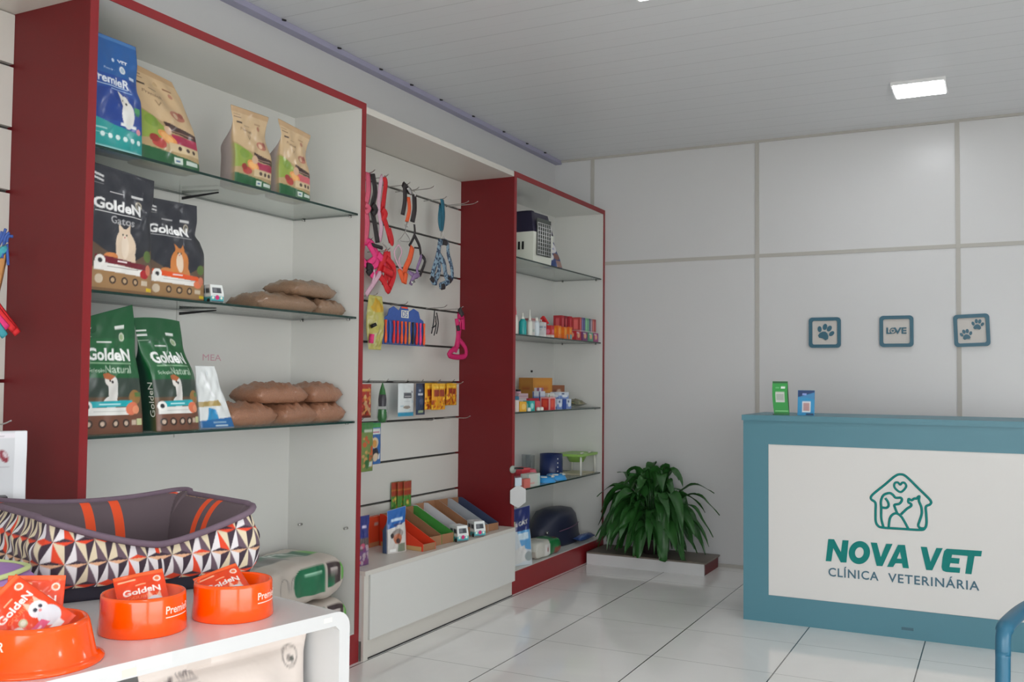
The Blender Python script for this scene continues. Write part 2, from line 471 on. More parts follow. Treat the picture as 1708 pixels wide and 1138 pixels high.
no = nt.nodes.new('ShaderNodeTexNoise'); no.inputs['Scale'].default_value = 1.6; no.inputs['Detail'].default_value = 6; no.inputs['Distortion'].default_value = 1.2
nt.links.new(geo.outputs['Position'], no.inputs['Vector'])
rp = nt.nodes.new('ShaderNodeValToRGB'); rp.color_ramp.elements[0].position = .35; rp.color_ramp.elements[1].position = .6
rp.color_ramp.elements[0].color = (*lin((236, 235, 232)), 1); rp.color_ramp.elements[1].color = (*lin((243, 242, 239)), 1)
nt.links.new(no.outputs['Fac'], rp.inputs[0])
mx = nt.nodes.new('ShaderNodeMix'); mx.data_type = 'RGBA'; mx.inputs[7].default_value = (*lin((70, 70, 68)), 1)
nt.links.new(j, mx.inputs[0]); nt.links.new(rp.outputs[0], mx.inputs[6]); nt.links.new(mx.outputs[2], bs.inputs['Base Color'])
bs.inputs['Roughness'].default_value = .07; bs.inputs['Specular IOR Level'].default_value = .65
struct('floor', B((XL - .1, XR + .1, YF - .12, YB + .1, -.08, 0)), m)
# pavement outside the shop front
struct('ground', B((-8, 9, -9, YF - .121, -.14, -.06), (XR + .101, 9, YF - .12, 6, -.14, -.06)), mat('pavement', (196, 192, 184), .8))

# ceiling: narrow PVC planks running across the room
m = bpy.data.materials.new('ceiling_planks'); m.use_nodes = True; nt = m.node_tree; bs = nt.nodes['Principled BSDF']
geo = nt.nodes.new('ShaderNodeNewGeometry'); sep = nt.nodes.new('ShaderNodeSeparateXYZ'); nt.links.new(geo.outputs['Position'], sep.inputs[0])
j = mth('MULTIPLY', joint(sep.outputs[1], 5.72, .2, .0028), .3)
j2 = mth('MULTIPLY', joint(sep.outputs[1], 5.82, .2, .0016), .14)
jj = mth('MAXIMUM', j, j2)
mx = nt.nodes.new('ShaderNodeMix'); mx.data_type = 'RGBA'; mx.inputs[6].default_value = (*lin((220, 221, 223)), 1); mx.inputs[7].default_value = (*lin((120, 120, 122)), 1)
nt.links.new(jj, mx.inputs[0]); nt.links.new(mx.outputs[2], bs.inputs['Base Color']); bs.inputs['Roughness'].default_value = .3
bp = nt.nodes.new('ShaderNodeBump'); bp.inputs['Distance'].default_value = .003; bp.inputs['Strength'].default_value = .5; bp.invert = True
nt.links.new(jj, bp.inputs['Height']); nt.links.new(bp.outputs[0], bs.inputs['Normal'])
struct('ceiling', B((XL - .1, XR + .1, YF - .12, YB + .1, ZC, ZC + .1)), m)

# square LED fittings
def led(x, y, label, s=.125):
    t = thing('ceiling_lamp', label, 'lamp', (x, y, ZC), 0, 'square ceiling lamps')
    bm = bmesh.new(); box(bm, -s - .012, s + .012, -s - .012, s + .012, -.018, 0)
    obj('lamp_frame', bm, M['ledframe'], t, bevel=.003)
    bm = bmesh.new(); box(bm, -s, s, -s, s, -.0205, -.018); obj('diffuser', bm, M['led'], t)
    return t
led(-.372, 5.62, 'bright square lamp on the ceiling above the reception counter')
led(-1.21, 3.665, 'square ceiling lamp at the top edge of the picture, nearer than the other')
led(1.0, 2.0, 'square ceiling lamp behind the right edge of the picture')
led(-.6, .7, 'square ceiling lamp right above the camera')
led(1.9, 4.9, 'square ceiling lamp far right of the reception counter')

# ================================================================== shelf cabinets
XF = -2.53
def cabinet(y0, y1, label, top, shelves, base, arm_y, pins=()):
    t = thing('shelf_cabinet', label, 'cabinet', (XL + .003, y0, 0), 0, 'red and white wall shelf cabinets')
    D = XF - XL - .003; W = y1 - y0
    # red outer boards with their front edges, white linings inside
    for nm, a, b in (('side_panel', 0, .014), ('side_panel', W - .014, W)):
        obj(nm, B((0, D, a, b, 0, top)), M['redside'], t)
    obj('edge_band', B((D, D + .003, 0, .03, 0, top), (D, D + .003, W - .03, W, 0, top), (D, D + .003, .03, W - .03, top - .032, top), (D - .012, D + .003, .03, W - .03, 0, base - .003)), M['red'], t)
    obj('lining', B((0.012, D, .014, .030, base, top - .03), (0.012, D, W - .030, W - .014, base, top - .03), (0.012, D, .014, W - .014, top - .03, top - .001)), M['white'], t)
    obj('back_panel', B((0, .012, .014, W - .014, 0, top)), M['white'], t)
    obj('bottom_board', B((.012, D, .03, W - .03, base - .02, base)), M['white'], t)
    for z in shelves:
        g = bmesh.new()
        box(g, .02, D - .012, .032, W - .032, z - .009, z)
        for f in g.faces:
            if abs(f.normal.z) < .5: f.material_index = 1
        g.normal_update()
        for f in g.faces: f.material_index = 1 if abs(f.normal.z) < .5 else 0
        obj('glass_shelf', g, [M['glass'], M['glassedge']], t)
        g = bmesh.new()
        g.free()
        for yy in (.03, W - .03):
            sg = 1 if yy < W / 2 else -1
            for xx in (.08, D - .05):
                g = bmesh.new(); tube(g, [(xx, yy, z - .013), (xx, yy + sg * .016, z - .013)], .004, 8)
                obj('shelf_pin', g, M['steel'], t)
        if arm_y:
            g = bmesh.new()
            prism(g, [(.0185, z - .016), (.21, z - .011), (.21, z - .016), (.0185, z - .027)], 'y', arm_y - y0 - .003, arm_y - y0 + .003)
            b_ = obj('shelf_bracket', g, M['darksteel'] if z > 1.2 else M['steel'], t)
            obj('bracket_plate', B((.0125, .0182, arm_y - y0 - .012, arm_y - y0 + .012, z - .05, z + .03)), M['white'], b_)
    for (x, z) in pins:
        g = bmesh.new(); tube(g, [(x - XL - .003, W - .031, z), (x - XL - .003, W - .052, z)], .006, 10); obj('shelf_pin', g, M['steel'], t)
    return t
cabinet(2.035, 3.503, 'tall red-edged open cabinet nearest the camera, with three glass shelves of pet food bags', 2.484, (1.982, 1.520, 1.058), .13, 2.79, ((-2.83, .583), (-2.575, .585)))
cabinet(4.985, 6.437, 'tall red-edged open cabinet against the back wall, with four glass shelves of small goods', 2.474, (1.977, 1.518, 1.054, .592), .13, 0)
for z, w_ in ((1.305, 'upper'), (1.24, 'lower')):
    g = bmesh.new(); tube(g, [(-2.911, 6.02, z), (-2.900, 6.02, z)], .008, 8)
    tag(obj('panel_screw', g, M['darksteel']), w_ + ' of two dark screws in the back panel of the far cabinet', 'screw')
# faint handwriting on the back panel of the near cabinet
hw = text_obj('handwriting', 'MEA', .105, .026, .0006, mat('pink_marker', (206, 160, 172), .6))
hw.location = (-2.9105, 2.925, 1.315); hw.rotation_euler = (0, 0, math.radians(90))
tag(hw, 'faint pink handwriting on the white back panel beside the green dog food bags', 'writing')

# slatted boards between the cabinets
GR = (2.268, 2.059, 1.85, 1.645, 1.435, 1.229, 1.02, .808, .598)
def slat_bay(y0, y1, label, zlo):
    t = thing('slat_board', label, 'display board', (XL + .003, y0, 0), 0, 'white slatted display boards')
    W = y1 - y0
    bm = bmesh.new(); ed = [2.438] + list(GR) + [.388]
    for a, b in zip(ed[:-1], ed[1:]): box(bm, .012, .033, .001, W - .001, b + .006, a - .006 if a < 2.4 else a)
    obj('slats', bm, M['slat'], t, bevel=.002, seg=1)
    obj('groove_backing', B((0, .012, .001, W - .001, zlo, 2.438)), M['groove'], t)
    obj('header_board', B((0, XF - XL - .003, .001, W - .001, 2.441, 2.471)), M['cream'], t)
    return t
slat_bay(3.503, 4.985, 'white slatted board with hooks between the two red cabinets, leashes and snacks hanging on it', .1)
slat_bay(.75, 2.035, 'white slatted board at the left edge of the picture, left of the near red cabinet', .1)

# low white plinth box below the middle board
t = thing('plinth_box', 'low white box bench with goods on top, between the two red cabinets', 'bench', (-2.888, 3.508, 0))
W = 4.978 - 3.508
obj('top_board', B((0, .389, 0, W, .375, .395)), M['cream'], t)
obj('front_panel', B((.371, .389, .04, W, .088, .3745)), M['white'], t)
obj('side_panel', B((0, .371, 0, .018, .088, .3745)), M['white'], t)
obj('side_panel', B((.371, .383, .0, .034, .0, .3745)), M['cream'], t)
obj('floor_seal', B((.3695, .3735, .036, W, 0, .005)), M['darksteel'], t)
obj('kick_board', B((.0, .369, .034, W, 0, .0875)), M['cream'], t)

# hooks
def hook(y, z, L, label, grp='wire hooks on the slatted board', tip=.012, r=.0024, x0=-2.8905, name='display_hook'):
    bm = bmesh.new()
    tube(bm, smooth_path([(0, 0, 0), (L * .5, 0, .001), (L * .85, 0, .003), (L, 0, .003 + tip)], 4), r, 8)
    o = obj(name, bm, M['steel']); o.location = (x0 + .0065, y, z)
    return tag(o, label, 'hook', grp)

# ================================================================== reception counter
CX0, CX1, CY, CH = -1.21, .33, 5.09, 1.072
t = thing('reception_counter', 'teal reception counter with a white front panel carrying the clinic sign', 'counter', (0, CY, 0))
g = bmesh.new()
for (a, b, c, d) in ((CX0, CX0 + .13, .0, 1.043), (.20, CX1, .0, 1.043), (CX0 + .13, .20, .0, .139), (CX0 + .13, .20, .921, 1.043)): box(g, a, b, 0, .03, c, d)
obj('front_frame', g, M['teal'], t)
obj('front_panel', B((CX0 + .1305, .1995, .004, .02, .1395, .9205)), M['counterwhite'], t)
obj('counter_top', B((CX0 - .006, CX1 + .006, -.012, .56, 1.0435, CH)), M['teal'], t, bevel=.003)
obj('side_panel', B((CX0, CX0 + .025, .031, .55, 0, 1.043)), M['teal'], t)
obj('side_panel', B((CX1 - .025, CX1, .031, .55, 0, 1.043)), M['teal'], t)
obj('inner_shelf', B((CX0 + .026, CX1 - .026, .031, .55, .72, .745)), M['white'], t)
g = bmesh.new(); box(g, -.437, -.383, -.003, .003, .042, .055); obj('lock_plate', g, mat('lock_plate', (60, 92, 104), .3, .5), t, bevel=.001)
L = dict(
N=[(-0.78, 0.453), (-0.752, 0.454), (-0.719, 0.391), (-0.711, 0.453), (-0.682, 0.454), (-0.693, 0.343), (-0.72, 0.341), (-0.756, 0.41), (-0.766, 0.342), (-0.793, 0.341)],
V=[(-0.577, 0.453), (-0.548, 0.453), (-0.531, 0.385), (-0.505, 0.452), (-0.476, 0.454), (-0.523, 0.341), (-0.55, 0.34)],
A=[(-0.451, 0.452), (-0.419, 0.454), (-0.402, 0.342), (-0.429, 0.342), (-0.433, 0.363), (-0.463, 0.361), (-0.474, 0.342), (-0.502, 0.34)],
W=[(-0.348, 0.452), (-0.32, 0.452), (-0.305, 0.383), (-0.278, 0.452), (-0.25, 0.453), (-0.297, 0.343), (-0.324, 0.342)],
E=[(-0.233, 0.452), (-0.08, 0.455), (-0.084, 0.429), (-0.112, 0.428), (-0.126, 0.341), (-0.153, 0.341), (-0.141, 0.426), (-0.209, 0.426), (-0.212, 0.411), (-0.176, 0.411), (-0.18, 0.385), (-0.217, 0.385), (-0.221, 0.366), (-0.174, 0.366), (-0.177, 0.342), (-0.236, 0.341), (-0.251, 0.346), (-0.256, 0.363), (-0.251, 0.41), (-0.244, 0.44)])
g = bmesh.new()
for k in 'NVWE': prism(g, L[k], 'y', .001, .004)
# A with its opening, built of strips
A = L['A']; h0, h1, h2 = (-0.4425, 0.419), (-0.435, 0.385), (-0.456, 0.384)
for q in ([A[0], A[1], h0], [A[1], A[2], A[3], A[4], h1, h0], [A[4], A[5], h2, h1], [A[5], A[6], A[7], A[0], h0, h2]): prism(g, q, 'y', .001, .004)
# O
n = 40
O1 = [(-.631 + (.050 * math.cos(a) + .006 * math.sin(a)), .398 + .0575 * math.sin(a)) for a in (2 * math.pi * i / n for i in range(n))]
O2 = [(-.631 + (.0205 * math.cos(a) + .004 * math.sin(a)), .398 + .027 * math.sin(a)) for a in (2 * math.pi * i / n for i in range(n))]
for i in range(n):
    prism(g, [O1[i], O1[(i + 1) % n], O2[(i + 1) % n], O2[i]], 'y', .001, .004)
obj('sign_name', g, M['signteal'], t)
for s_, x_, w_ in (('CLÍNICA', -.780, .238), ('VETERINÁRIA', -.497, .404)):
    o = text_obj('sign_subtitle', s_, w_, .0545, .002, M['signdark'], t, bold=.012, spacing=1.12); o.location = (x_, .0035, .2665)
def stroke(g, pts, closed=False, r=.0058):
    P = smooth_path([(x, .0015, z) for x, z in pts], 5, closed)
    tube(g, P, r, 8, closed=closed, r2=.002, up=(0, 1, 0))
g = bmesh.new()
stroke(g, [(-0.435, 0.798), (-0.462, 0.788), (-0.512, .741), (-0.567, 0.69), (-0.574, 0.668), (-0.554, 0.651), (-0.5535, 0.61), (-0.553, 0.562), (-0.544, 0.54), (-0.522, 0.531), (-.44, .5315), (-0.348, 0.533), (-0.328, 0.544), (-0.321, 0.568), (-.322, .61), (-0.323, 0.647), (-0.304, 0.66), (-0.304, 0.681), (-.355, .733), (-0.409, 0.787)], True)
stroke(g, [(-0.439, 0.747), (-0.449, 0.757), (-0.463, 0.754), (-0.466, 0.736), (-0.454, 0.72), (-0.437, 0.711), (-0.42, 0.725), (-0.411, 0.742), (-0.419, 0.757), (-0.430, 0.757)], True, .0052)
stroke(g, [(-0.517, 0.533), (-0.527, 0.576), (-0.527, 0.627), (-0.528, 0.661), (-0.516, 0.691), (-0.489, 0.703), (-0.473, 0.696), (-0.46, 0.682), (-0.436, 0.683), (-0.432, 0.67), (-0.444, 0.653), (-0.465, 0.647), (-0.463, 0.632), (-0.453, 0.605)])
stroke(g, [(-0.508, 0.677), (-0.496, 0.660), (-0.493, 0.640), (-0.504, 0.629), (-0.524, 0.63)])
stroke(g, [(-0.493, 0.534), (-0.487, 0.579), (-0.471, 0.601), (-0.452, 0.604), (-0.431, 0.586), (-0.403, 0.534)])
stroke(g, [(-0.436, 0.602), (-0.41, 0.63), (-0.391, 0.645), (-0.39, 0.656), (-0.402, 0.664), (-0.4, 0.68), (-0.388, 0.674), (-0.375, 0.683), (-0.365, 0.684), (-0.352, 0.697), (-0.354, 0.673), (-0.344, 0.645), (-0.342, 0.612), (-0.352, 0.577), (-0.358, 0.555), (-0.35, 0.542), (-0.332, 0.541)])
obj('sign_emblem', g, M['signteal'], t)

# payment cards on the counter
def standee(name, x, w, h, cv, label, rot, bendf, back):
    t = thing(name, label, 'sign', (x, 5.2, CH + .0005), rot)
    carton('printed_card', w, .004, h, cv, base=back, parent=t, bend=bendf)
    obj('foot_stand', B((-w * .45, w * .45, -.001, .05, 0, .003)), M['black'] if back[0] < 60 else M['plasticwhite'], t)
c = Cv(.078, .178, 22, 44, (34, 152, 60)).rect(0, 0, 1, .06, (20, 110, 45)).rect(.1, .1, .95, .125, (150, 220, 150)).rect(.2, .38, .8, .68, (205, 208, 200)).rect(.56, .78, .84, .84, (235, 245, 235)).rect(.2, .8, .45, .815, (120, 200, 130)).rect(0, .94, 1, 1, (20, 80, 40))
c.rect(.26, .43, .74, .63, (170, 178, 168))
standee('payment_card', -1.043, .078, .178, c, 'green upright payment card standing on the reception counter', 8, lambda p: (p[0] - .006 * math.sin(p[2] * 16) - .10 * (p[2] - .0) * .45 + .012, p[1] + p[2] * .1, p[2]), (20, 60, 30))
c = Cv(.086, .132, 24, 36, (52, 150, 200)).rect(0, .72, 1, 1, (34, 62, 110)).poly([(0, .72), (1, .92), (1, .62), (.6, .7)], (70, 140, 190)).rect(.27, .12, .77, .56, (228, 232, 235)).rect(.34, .18, .70, .50, (190, 150, 150)).rect(.28, .8, .52, .88, (150, 170, 230)).rect(.5, .02, .95, .08, (40, 60, 90))
standee('payment_card', -.907, .086, .132, c, 'blue and navy payment card standing on the reception counter', 0, lambda p: (p[0], p[1] + p[2] * .12, p[2]), (60, 120, 170))

# ================================================================== three framed cut-outs on the back wall
def paw(g, cx, cz, s, rot=0.0, y=-.006):
    a0 = math.radians(rot)
    def T(x, z): return (cx + s * (x * math.cos(a0) - z * math.sin(a0)), cz + s * (x * math.sin(a0) + z * math.cos(a0)))
    def blob(x, z, rx, rz, r0):
        a1 = math.radians(r0)
        prism(g, [T(x + rx * math.cos(a) * math.cos(a1) - rz * math.sin(a) * math.sin(a1), z + rx * math.cos(a) * math.sin(a1) + rz * math.sin(a) * math.cos(a1)) for a in (2 * math.pi * i / 16 for i in range(16))], 'y', y, y + .005)
    blob(-.40, .12, .13, .20, 25); blob(-.14, .38, .14, .21, 8); blob(.16, .38, .14, .21, -8); blob(.42, .12, .13, .20, -25)
    prism(g, [T(*p) for p in [(-.34, -.30), (-.30, -.12), (-.16, .04), (0, .10), (.16, .04), (.30, -.12), (.34, -.30), (.22, -.42), (0, -.37), (-.22, -.42)]], 'y', y, y + .005)
def rrect(w, h, r, n=6):
    out = []
    for cx, cz, a0 in ((w / 2 - r, h / 2 - r, 0), (-w / 2 + r, h / 2 - r, 90), (-w / 2 + r, -h / 2 + r, 180), (w / 2 - r, -h / 2 + r, 270)):
        for k in range(n + 1):
            a = math.radians(a0 + 90 * k / n); out.append((cx + r * math.cos(a), cz + r * math.sin(a)))
    return out
def frame(x, z, label, fill, rot=0):
    t = thing('wall_plaque', label, 'wall decoration', (x, YB - .0065, z), 0, 'teal framed plaques on the back wall'); t.rotation_euler.y = math.radians(rot)
    g = bmesh.new(); a = rrect(.198, .196, .022); b = rrect(.156, .154, .012)
    va = [[g.verts.new((p[0], yy, p[1])) for p in ring] for ring in (a, b) for yy in (-.014, 0)]
    n = len(a)
    for i in range(n):
        k = (i + 1) % n
        for q in ((va[0][i], va[0][k], va[2][k], va[2][i]), (va[0][i], va[1][i], va[1][k], va[0][k]), (va[2][i], va[2][k], va[3][k], va[3][i]), (va[1][i], va[3][i], va[3][k], va[1][k])): g.faces.new(q)
    bmesh.ops.recalc_face_normals(g, faces=g.faces[:])
    obj('plaque_frame', g, M['frame'], t)
    g = bmesh.new(); prism(g, rrect(.155, .153, .012), 'y', -.004, -.001); obj('backing', g, mat('plaque_back', (205, 200, 194), .5), t)
    g = bmesh.new(); fill(g); obj('motif', g, M['frame'], t)
frame(-1.001, 1.568, 'teal framed plaque with one large paw print, leftmost of the three', lambda g: paw(g, .0, -.003, .098, -22, -.009))
def love(g):
    V, T, sz = text_tris('L VE', .03); W_, H_ = .118, .040
    for tr in T: prism(g, [(V[i][0] * W_ / sz[0] - W_ / 2, V[i][1] * H_ / sz[1] - H_ / 2 + .004) for i in tr], 'y', -.009, -.004)
    a = [(-.021 + .0165 * math.cos(q), .004 + .0165 * math.sin(q)) for q in (2 * math.pi * i / 20 for i in range(20))]
    P = [(x, -.0065, z) for x, z in a]; tube(g, P, .0028, 6, closed=True)
    prism(g, [(-.021, -.004), (-.028, .003), (-.0275, .008), (-.0235, .0095), (-.021, .006), (-.0185, .0095), (-.0145, .008), (-.014, .003)], 'y', -.009, -.004)
frame(-.5695, 1.570, 'teal framed plaque with the word LOVE, middle one of the three', love)
frame(-.1445, 1.5695, 'teal framed plaque with two small paw prints, rightmost of the three', lambda g: (paw(g, .033, .030, .062, -8, -.009), paw(g, -.031, -.028, .062, 8, -.009)), -2)

# ================================================================== low bench and plant
t = thing('plant_bench', 'low white bench with a brown wooden top under the big plant', 'bench', (-2.505, 6.07, 0))
obj('front_panel', B((0, .81, 0, .018, 0, .0735)), M['tablewhite'], t)
obj('bench_top', B((0, .823, .0, .345, .074, .084)), M['woodtop'], t)
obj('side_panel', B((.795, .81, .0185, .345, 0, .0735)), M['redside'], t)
t = thing('potted_plant', 'big bushy green plant in a dark pot on the low bench', 'plant', (-2.10, 6.24, .0845))
g = bmesh.new(); lathe(g, [(0, 0), (.055, 0), (.068, .09), (.075, .10), (.066, .10), (.062, .085), (0, .085)], 24); obj('pot', g, M['pot'], t)
g = bmesh.new(); lathe(g, [(0, .091), (.061, .089)], 16); obj('soil', g, M['soil'], t)
R = random.Random(11); g = bmesh.new(); st = bmesh.new()
def leaf(g, st, ang, rise, reach, drop, lw, ll, tw):
    """arching stalk then a pointed blade that hangs over"""
    dx, dy = math.cos(ang), math.sin(ang)
    def path(s):   # s 0..1
        r_ = reach * (s ** 1.1); z = rise * math.sin(min(1, s * 1.15) * math.pi * .5) - drop * max(0, s - .45) ** 1.7 * 3.3
        wob = .02 * math.sin(s * 4 + tw * 3)
        return Vector((dx * r_ - dy * wob, dy * r_ + dx * wob, .09 + z))
    tube(st, [path(s) for s in (0.0, .15, .3, .42)], .0022, 5)
    n = 11; rows = []
    for i in range(n + 1):
        s = .42 + .58 * i / n; q = i / n
        p = path(s); tg = (path(min(1.05, s + .02)) - path(s - .02)).normalized()
        sd = tg.cross(Vector((0, 0, 1)));  sd = sd.normalized() if sd.length > .05 else Vector((-dy, dx, 0))
        up = sd.cross(tg)
        sd = (sd * math.cos(tw) + up * math.sin(tw)); up = sd.cross(tg)
        wd = lw * (math.sin(math.pi * q ** .72) ** .85) * (1 - .1 * q) + .0006
        rip = .006 * math.sin(q * 13 + tw * 9)
        rows.append([g.verts.new(cl2(p + sd * wd * a + up * (abs(a) * wd * .38 + (rip if abs(a) == 1 else 0)))) for a in (-1, -.5, 0, .5, 1)])
    for a, b in zip(rows[:-1], rows[1:]):
        for k in range(4):
            f = g.faces.new((a[k], a[k + 1], b[k + 1], b[k])); f.smooth = True
def cl2(p):
    return cl(Vector((p.x * 1.1, p.y, p.z * .97)))
def cl(p):
    p = Vector(p); p.y = min(p.y, .182 - .01 * math.sin(p.x * 40)); p.z = max(p.z, .006); return p
for i in range(150):
    ang = R.uniform(0, 2 * math.pi); ring = i / 150
    if ring < .22: a = (R.uniform(.36, .50), R.uniform(.06, .22), R.uniform(.03, .2))
    elif ring < .65: a = (R.uniform(.24, .40), R.uniform(.22, .37), R.uniform(.12, .34))
    else: a = (R.uniform(.12, .26), R.uniform(.22, .38), R.uniform(.10, .26))
    rise, reach, drop = a
    if math.sin(ang) > .3: reach *= .62
    leaf(g, st, ang, rise * 1.12, reach, drop, R.uniform(.026, .044), .2, R.uniform(-.7, .7))
for ang, rise, reach, drop, lw in ((-.06, .40, .43, .16, .026), (-.3, .34, .44, .22, .022), (.12, .44, .38, .08, .026), (3.3, .42, .35, .12, .028), (2.7, .46, .32, .02, .024), (-1.0, .33, .34, .62, .04), (-.55, .30, .33, .5, .036), (1.9, .56, .14, .05, .034), (.9, .55, .12, .06, .03), (-2.2, .5, .2, .1, .034)):
    leaf(g, st, ang, rise, reach, drop, lw, .2, .15)
o = obj('foliage', g, M['leaf'], t); obj('stalks', st, M['leaf'], t)

# ================================================================== white side table in front
TA = math.degrees(math.atan2(-.979, -.205))   # direction of its front edge
T0 = Vector((-1.382, 1.880, 0)); TH = .70
t = thing('display_table', 'white foreground table with a rounded corner, carrying a pet bed and orange bowls', 'table', (T0.x, T0.y, 0), TA)
# local x runs along the front edge away from the rounded corner, local -y is inward
LT, DT, TK = 1.45, .97, .032
rr = .04
prof = [(0, 0)] + [(0, TH - rr)] + [(rr - rr * math.cos(a), TH - rr + rr * math.sin(a)) for a in (math.radians(q) for q in (15, 30, 45, 60, 75, 90))] + [(LT, TH), (LT, TH - TK)] + [(TK + .012, TH - TK), (TK, TH - TK - .012), (TK, 0)]
g = bmesh.new(); prism(g, prof, 'y', -DT, 0); obj('table_top', g, M['tablewhite'], t)
g = B((LT - TK, LT, -DT, 0, 0, TH - TK - .0005)); obj('end_panel', g, M['tablewhite'], t)
g = bmesh.new(); box(g, .47, .545, -.0005, .0006, TH - .022, TH - .002); obj('tape_residue', g, mat('tape_residue', (226, 224, 214), .5), t)
g = bmesh.new(); box(g, .545, .575, -.0005, .0006, TH - .029, TH - .014); obj('tape_residue', g, mat('tape_residue_yellow', (226, 220, 196), .5), t)
g = bmesh.new(); box(g, .055, .08, -.0005, .0006, TH - .02, TH - .009); obj('tape_residue', g, mat('tape_residue_pale', (222, 219, 214), .5), t)
def TP(a, b, z=0.0):
    """a along the front edge, b inward"""
    return Vector((T0.x + a * -.205 + b * -.979, T0.y + a * -.979 + b * .205, z))

# cream sack standing under the table
c = Cv(.44, .653, 110, 130, (222, 210, 202))
c.text('100%', .185, .932, .017, (90, 78, 82), .02, .10).rect(.165, .920, .29, .924, (120, 108, 110)).rect(.165, .908, .29, .912, (120, 108, 110))
c.poly([(.08, .915), (.16, .943), (.165, .935), (.09, .907)], (90, 78, 82)).poly([(.10, .893), (.135, .919), (.145, .915), (.115, .889)], (90, 78, 82))
c.ell(.87, .912, .06, .036, (150, 140, 134), 20).ell(.87, .912, .05, .028, (222, 210, 202), 20).dot(.86, .907, .008, (150, 140, 134)).dot(.88, .902, .007, (90, 90, 86))
c.rect(.70, .80, .80, .83, (120, 185, 90)).rect(.1, .2, .9, .7, (205, 190, 182))
sack = pouch('food_sack', c, .2, (214, 202, 194), kind='pillow', wr=.02, seed=4, wid=lambda v: 1 - .05 * sstep(.5, .86, v) * (1 - sstep(.9, 1, v)) + .01 * math.sin(v * 9))
p = TP(.262, .106); sack.location = (p.x, p.y, 0.0); sack.rotation_euler = (0, 0, math.radians(TA + 180)); tag(sack, 'large cream food sack standing on the floor under the white table', 'sack')
c = Cv(.3, .6, 10, 20, (84, 74, 72))
sack2 = pouch('food_sack', c, .16, (70, 60, 58), kind='pillow', wr=.012, seed=6)
p = TP(.66, .30); sack2.location = (p.x, p.y, 0); sack2.rotation_euler = (0, 0, math.radians(TA + 180)); tag(sack2, 'dark brown sack under the white table, just left of the cream sack', 'sack')

# ------------------------------------------------------------------ dog bed
BL, BD_ = .522, .43
bc = Vector((-2.083, 1.882, TH)); BR = 60.5
t = thing('dog_bed', 'rectangular dog bed with grey purple lining and triangle patterned walls on the white table', 'pet bed', bc, BR)
def perim(L, D, r, n):
    """rounded rectangle, starts at the middle of the front (-y), runs counter-clockwise; returns (x, y, nx, ny, s)"""
    segs = []
    pts = []
    a, b = L / 2 - r, D / 2 - r
    total = 4 * a + 4 * b + 2 * math.pi * r
    for i in range(n):
        s = total * i / n
        q = s
        if q < a: pts.append((q, -D / 2, 0, -1, s)); continue
        q -= a
        if q < math.pi * r / 2: w = q / r; pts.append((a + r * math.sin(w), -b - r * math.cos(w), math.sin(w), -math.cos(w), s)); continue
        q -= math.pi * r / 2
        if q < 2 * b: pts.append((L / 2, -b + q, 1, 0, s)); continue
        q -= 2 * b
        if q < math.pi * r / 2: w = q / r; pts.append((a + r * math.cos(w), b + r * math.sin(w), math.cos(w), math.sin(w), s)); continue
        q -= math.pi * r / 2
        if q < 2 * a: pts.append((a - q, D / 2, 0, 1, s)); continue
        q -= 2 * a
        if q < math.pi * r / 2: w = q / r; pts.append((-a - r * math.sin(w), b + r * math.cos(w), -math.sin(w), math.cos(w), s)); continue
        q -= math.pi * r / 2
        if q < 2 * b: pts.append((-L / 2, b - q, -1, 0, s)); continue
        q -= 2 * b
        if q < math.pi * r / 2: w = q / r; pts.append((-a - r * math.cos(w), -b - r * math.sin(w), -math.cos(w), -math.sin(w), s)); continue
        q -= math.pi * r / 2
        pts.append((-a + q, -D / 2, 0, -1, s))
    return pts, total
NP = 1200
PP, TOT = perim(BL, BD_, .05, NP)
def rimz(x, y):
    fx = abs(x) / (BL / 2); base = .203
    if y < -BD_ / 2 + .06: k = 1 - (fx ** 1.4 if fx < 1 else 1); return base - .078 * k * (1 if y < -BD_ / 2 + .03 else max(0, 1 - (y + BD_ / 2 - .03) / .03))
    if y > BD_ / 2 - .06: return base + .012 - .022 * (1 - min(1, fx) ** 2)
    return base + .003
CRM, WHT, PUR, DRK, ORG, PCH = [lin(q) for q in ((222, 208, 178), (228, 224, 226), (104, 84, 96), (62, 48, 60), (226, 72, 40), (226, 176, 140))]
TS, TR = .0475, .0525
def tri(s, z):
    row = math.floor(z / TR); fz = z / TR - row; q = s / TS - (row % 2) * .5
    # up triangles have their base on the row's lower line
    col = math.floor(q); fx = q - col
    up = abs(fx - .5) * 2 < 1 - fz
    hsh = (col * 7 + row * 13) % 5
    if up:
        # inner point low in the middle
        py = .16
        x = fx - .5
        if fz < py * (1 - abs(x) * 2): return ORG if hsh in (0,) else DRK
        # facets left / right of the ridge
        return (CRM if hsh % 2 else WHT) if x < 0 else (ORG if hsh == 2 else PUR)
    if fx >= .5: x = fx - 1.0; cc = col + 1
    else: x = fx; cc = col
    hsh = (cc * 5 + row * 11) % 5
    g_ = 1 - fz
    if g_ < .16 * (1 - abs(x) * 2): return ORG if hsh in (1, 3) else PCH
    return DRK if x >= 0 else (CRM if hsh != 2 else WHT)
rows = []
NV = 64
verts = []; cols = []; faces = []
OFF = 3.65 * TS
for j_ in range(NV + 1):
    v = j_ / NV
    for (x, y, nx, ny, s) in PP:
        top = rimz(x, y) - .006; z0 = .035
        z = z0 + (top - z0) * v
        bulge = .018 * math.sin(math.pi * min(1, v * 1.02) ** .8) - .012 * v + .003 * math.sin(s * 60 + z * 40) * (1 - v)
        if abs(nx) > .9: bulge += .004 * math.sin(z * 90 + s * 10)
        verts.append((x + nx * bulge, y + ny * bulge, z))
        cols.append(np.mean([tri(s + TOT + OFF + a_ * TOT / NP, z + .0095 + TR + b_ * .0026) for a_ in (-.25, .25) for b_ in (-.25, .25)], axis=0))
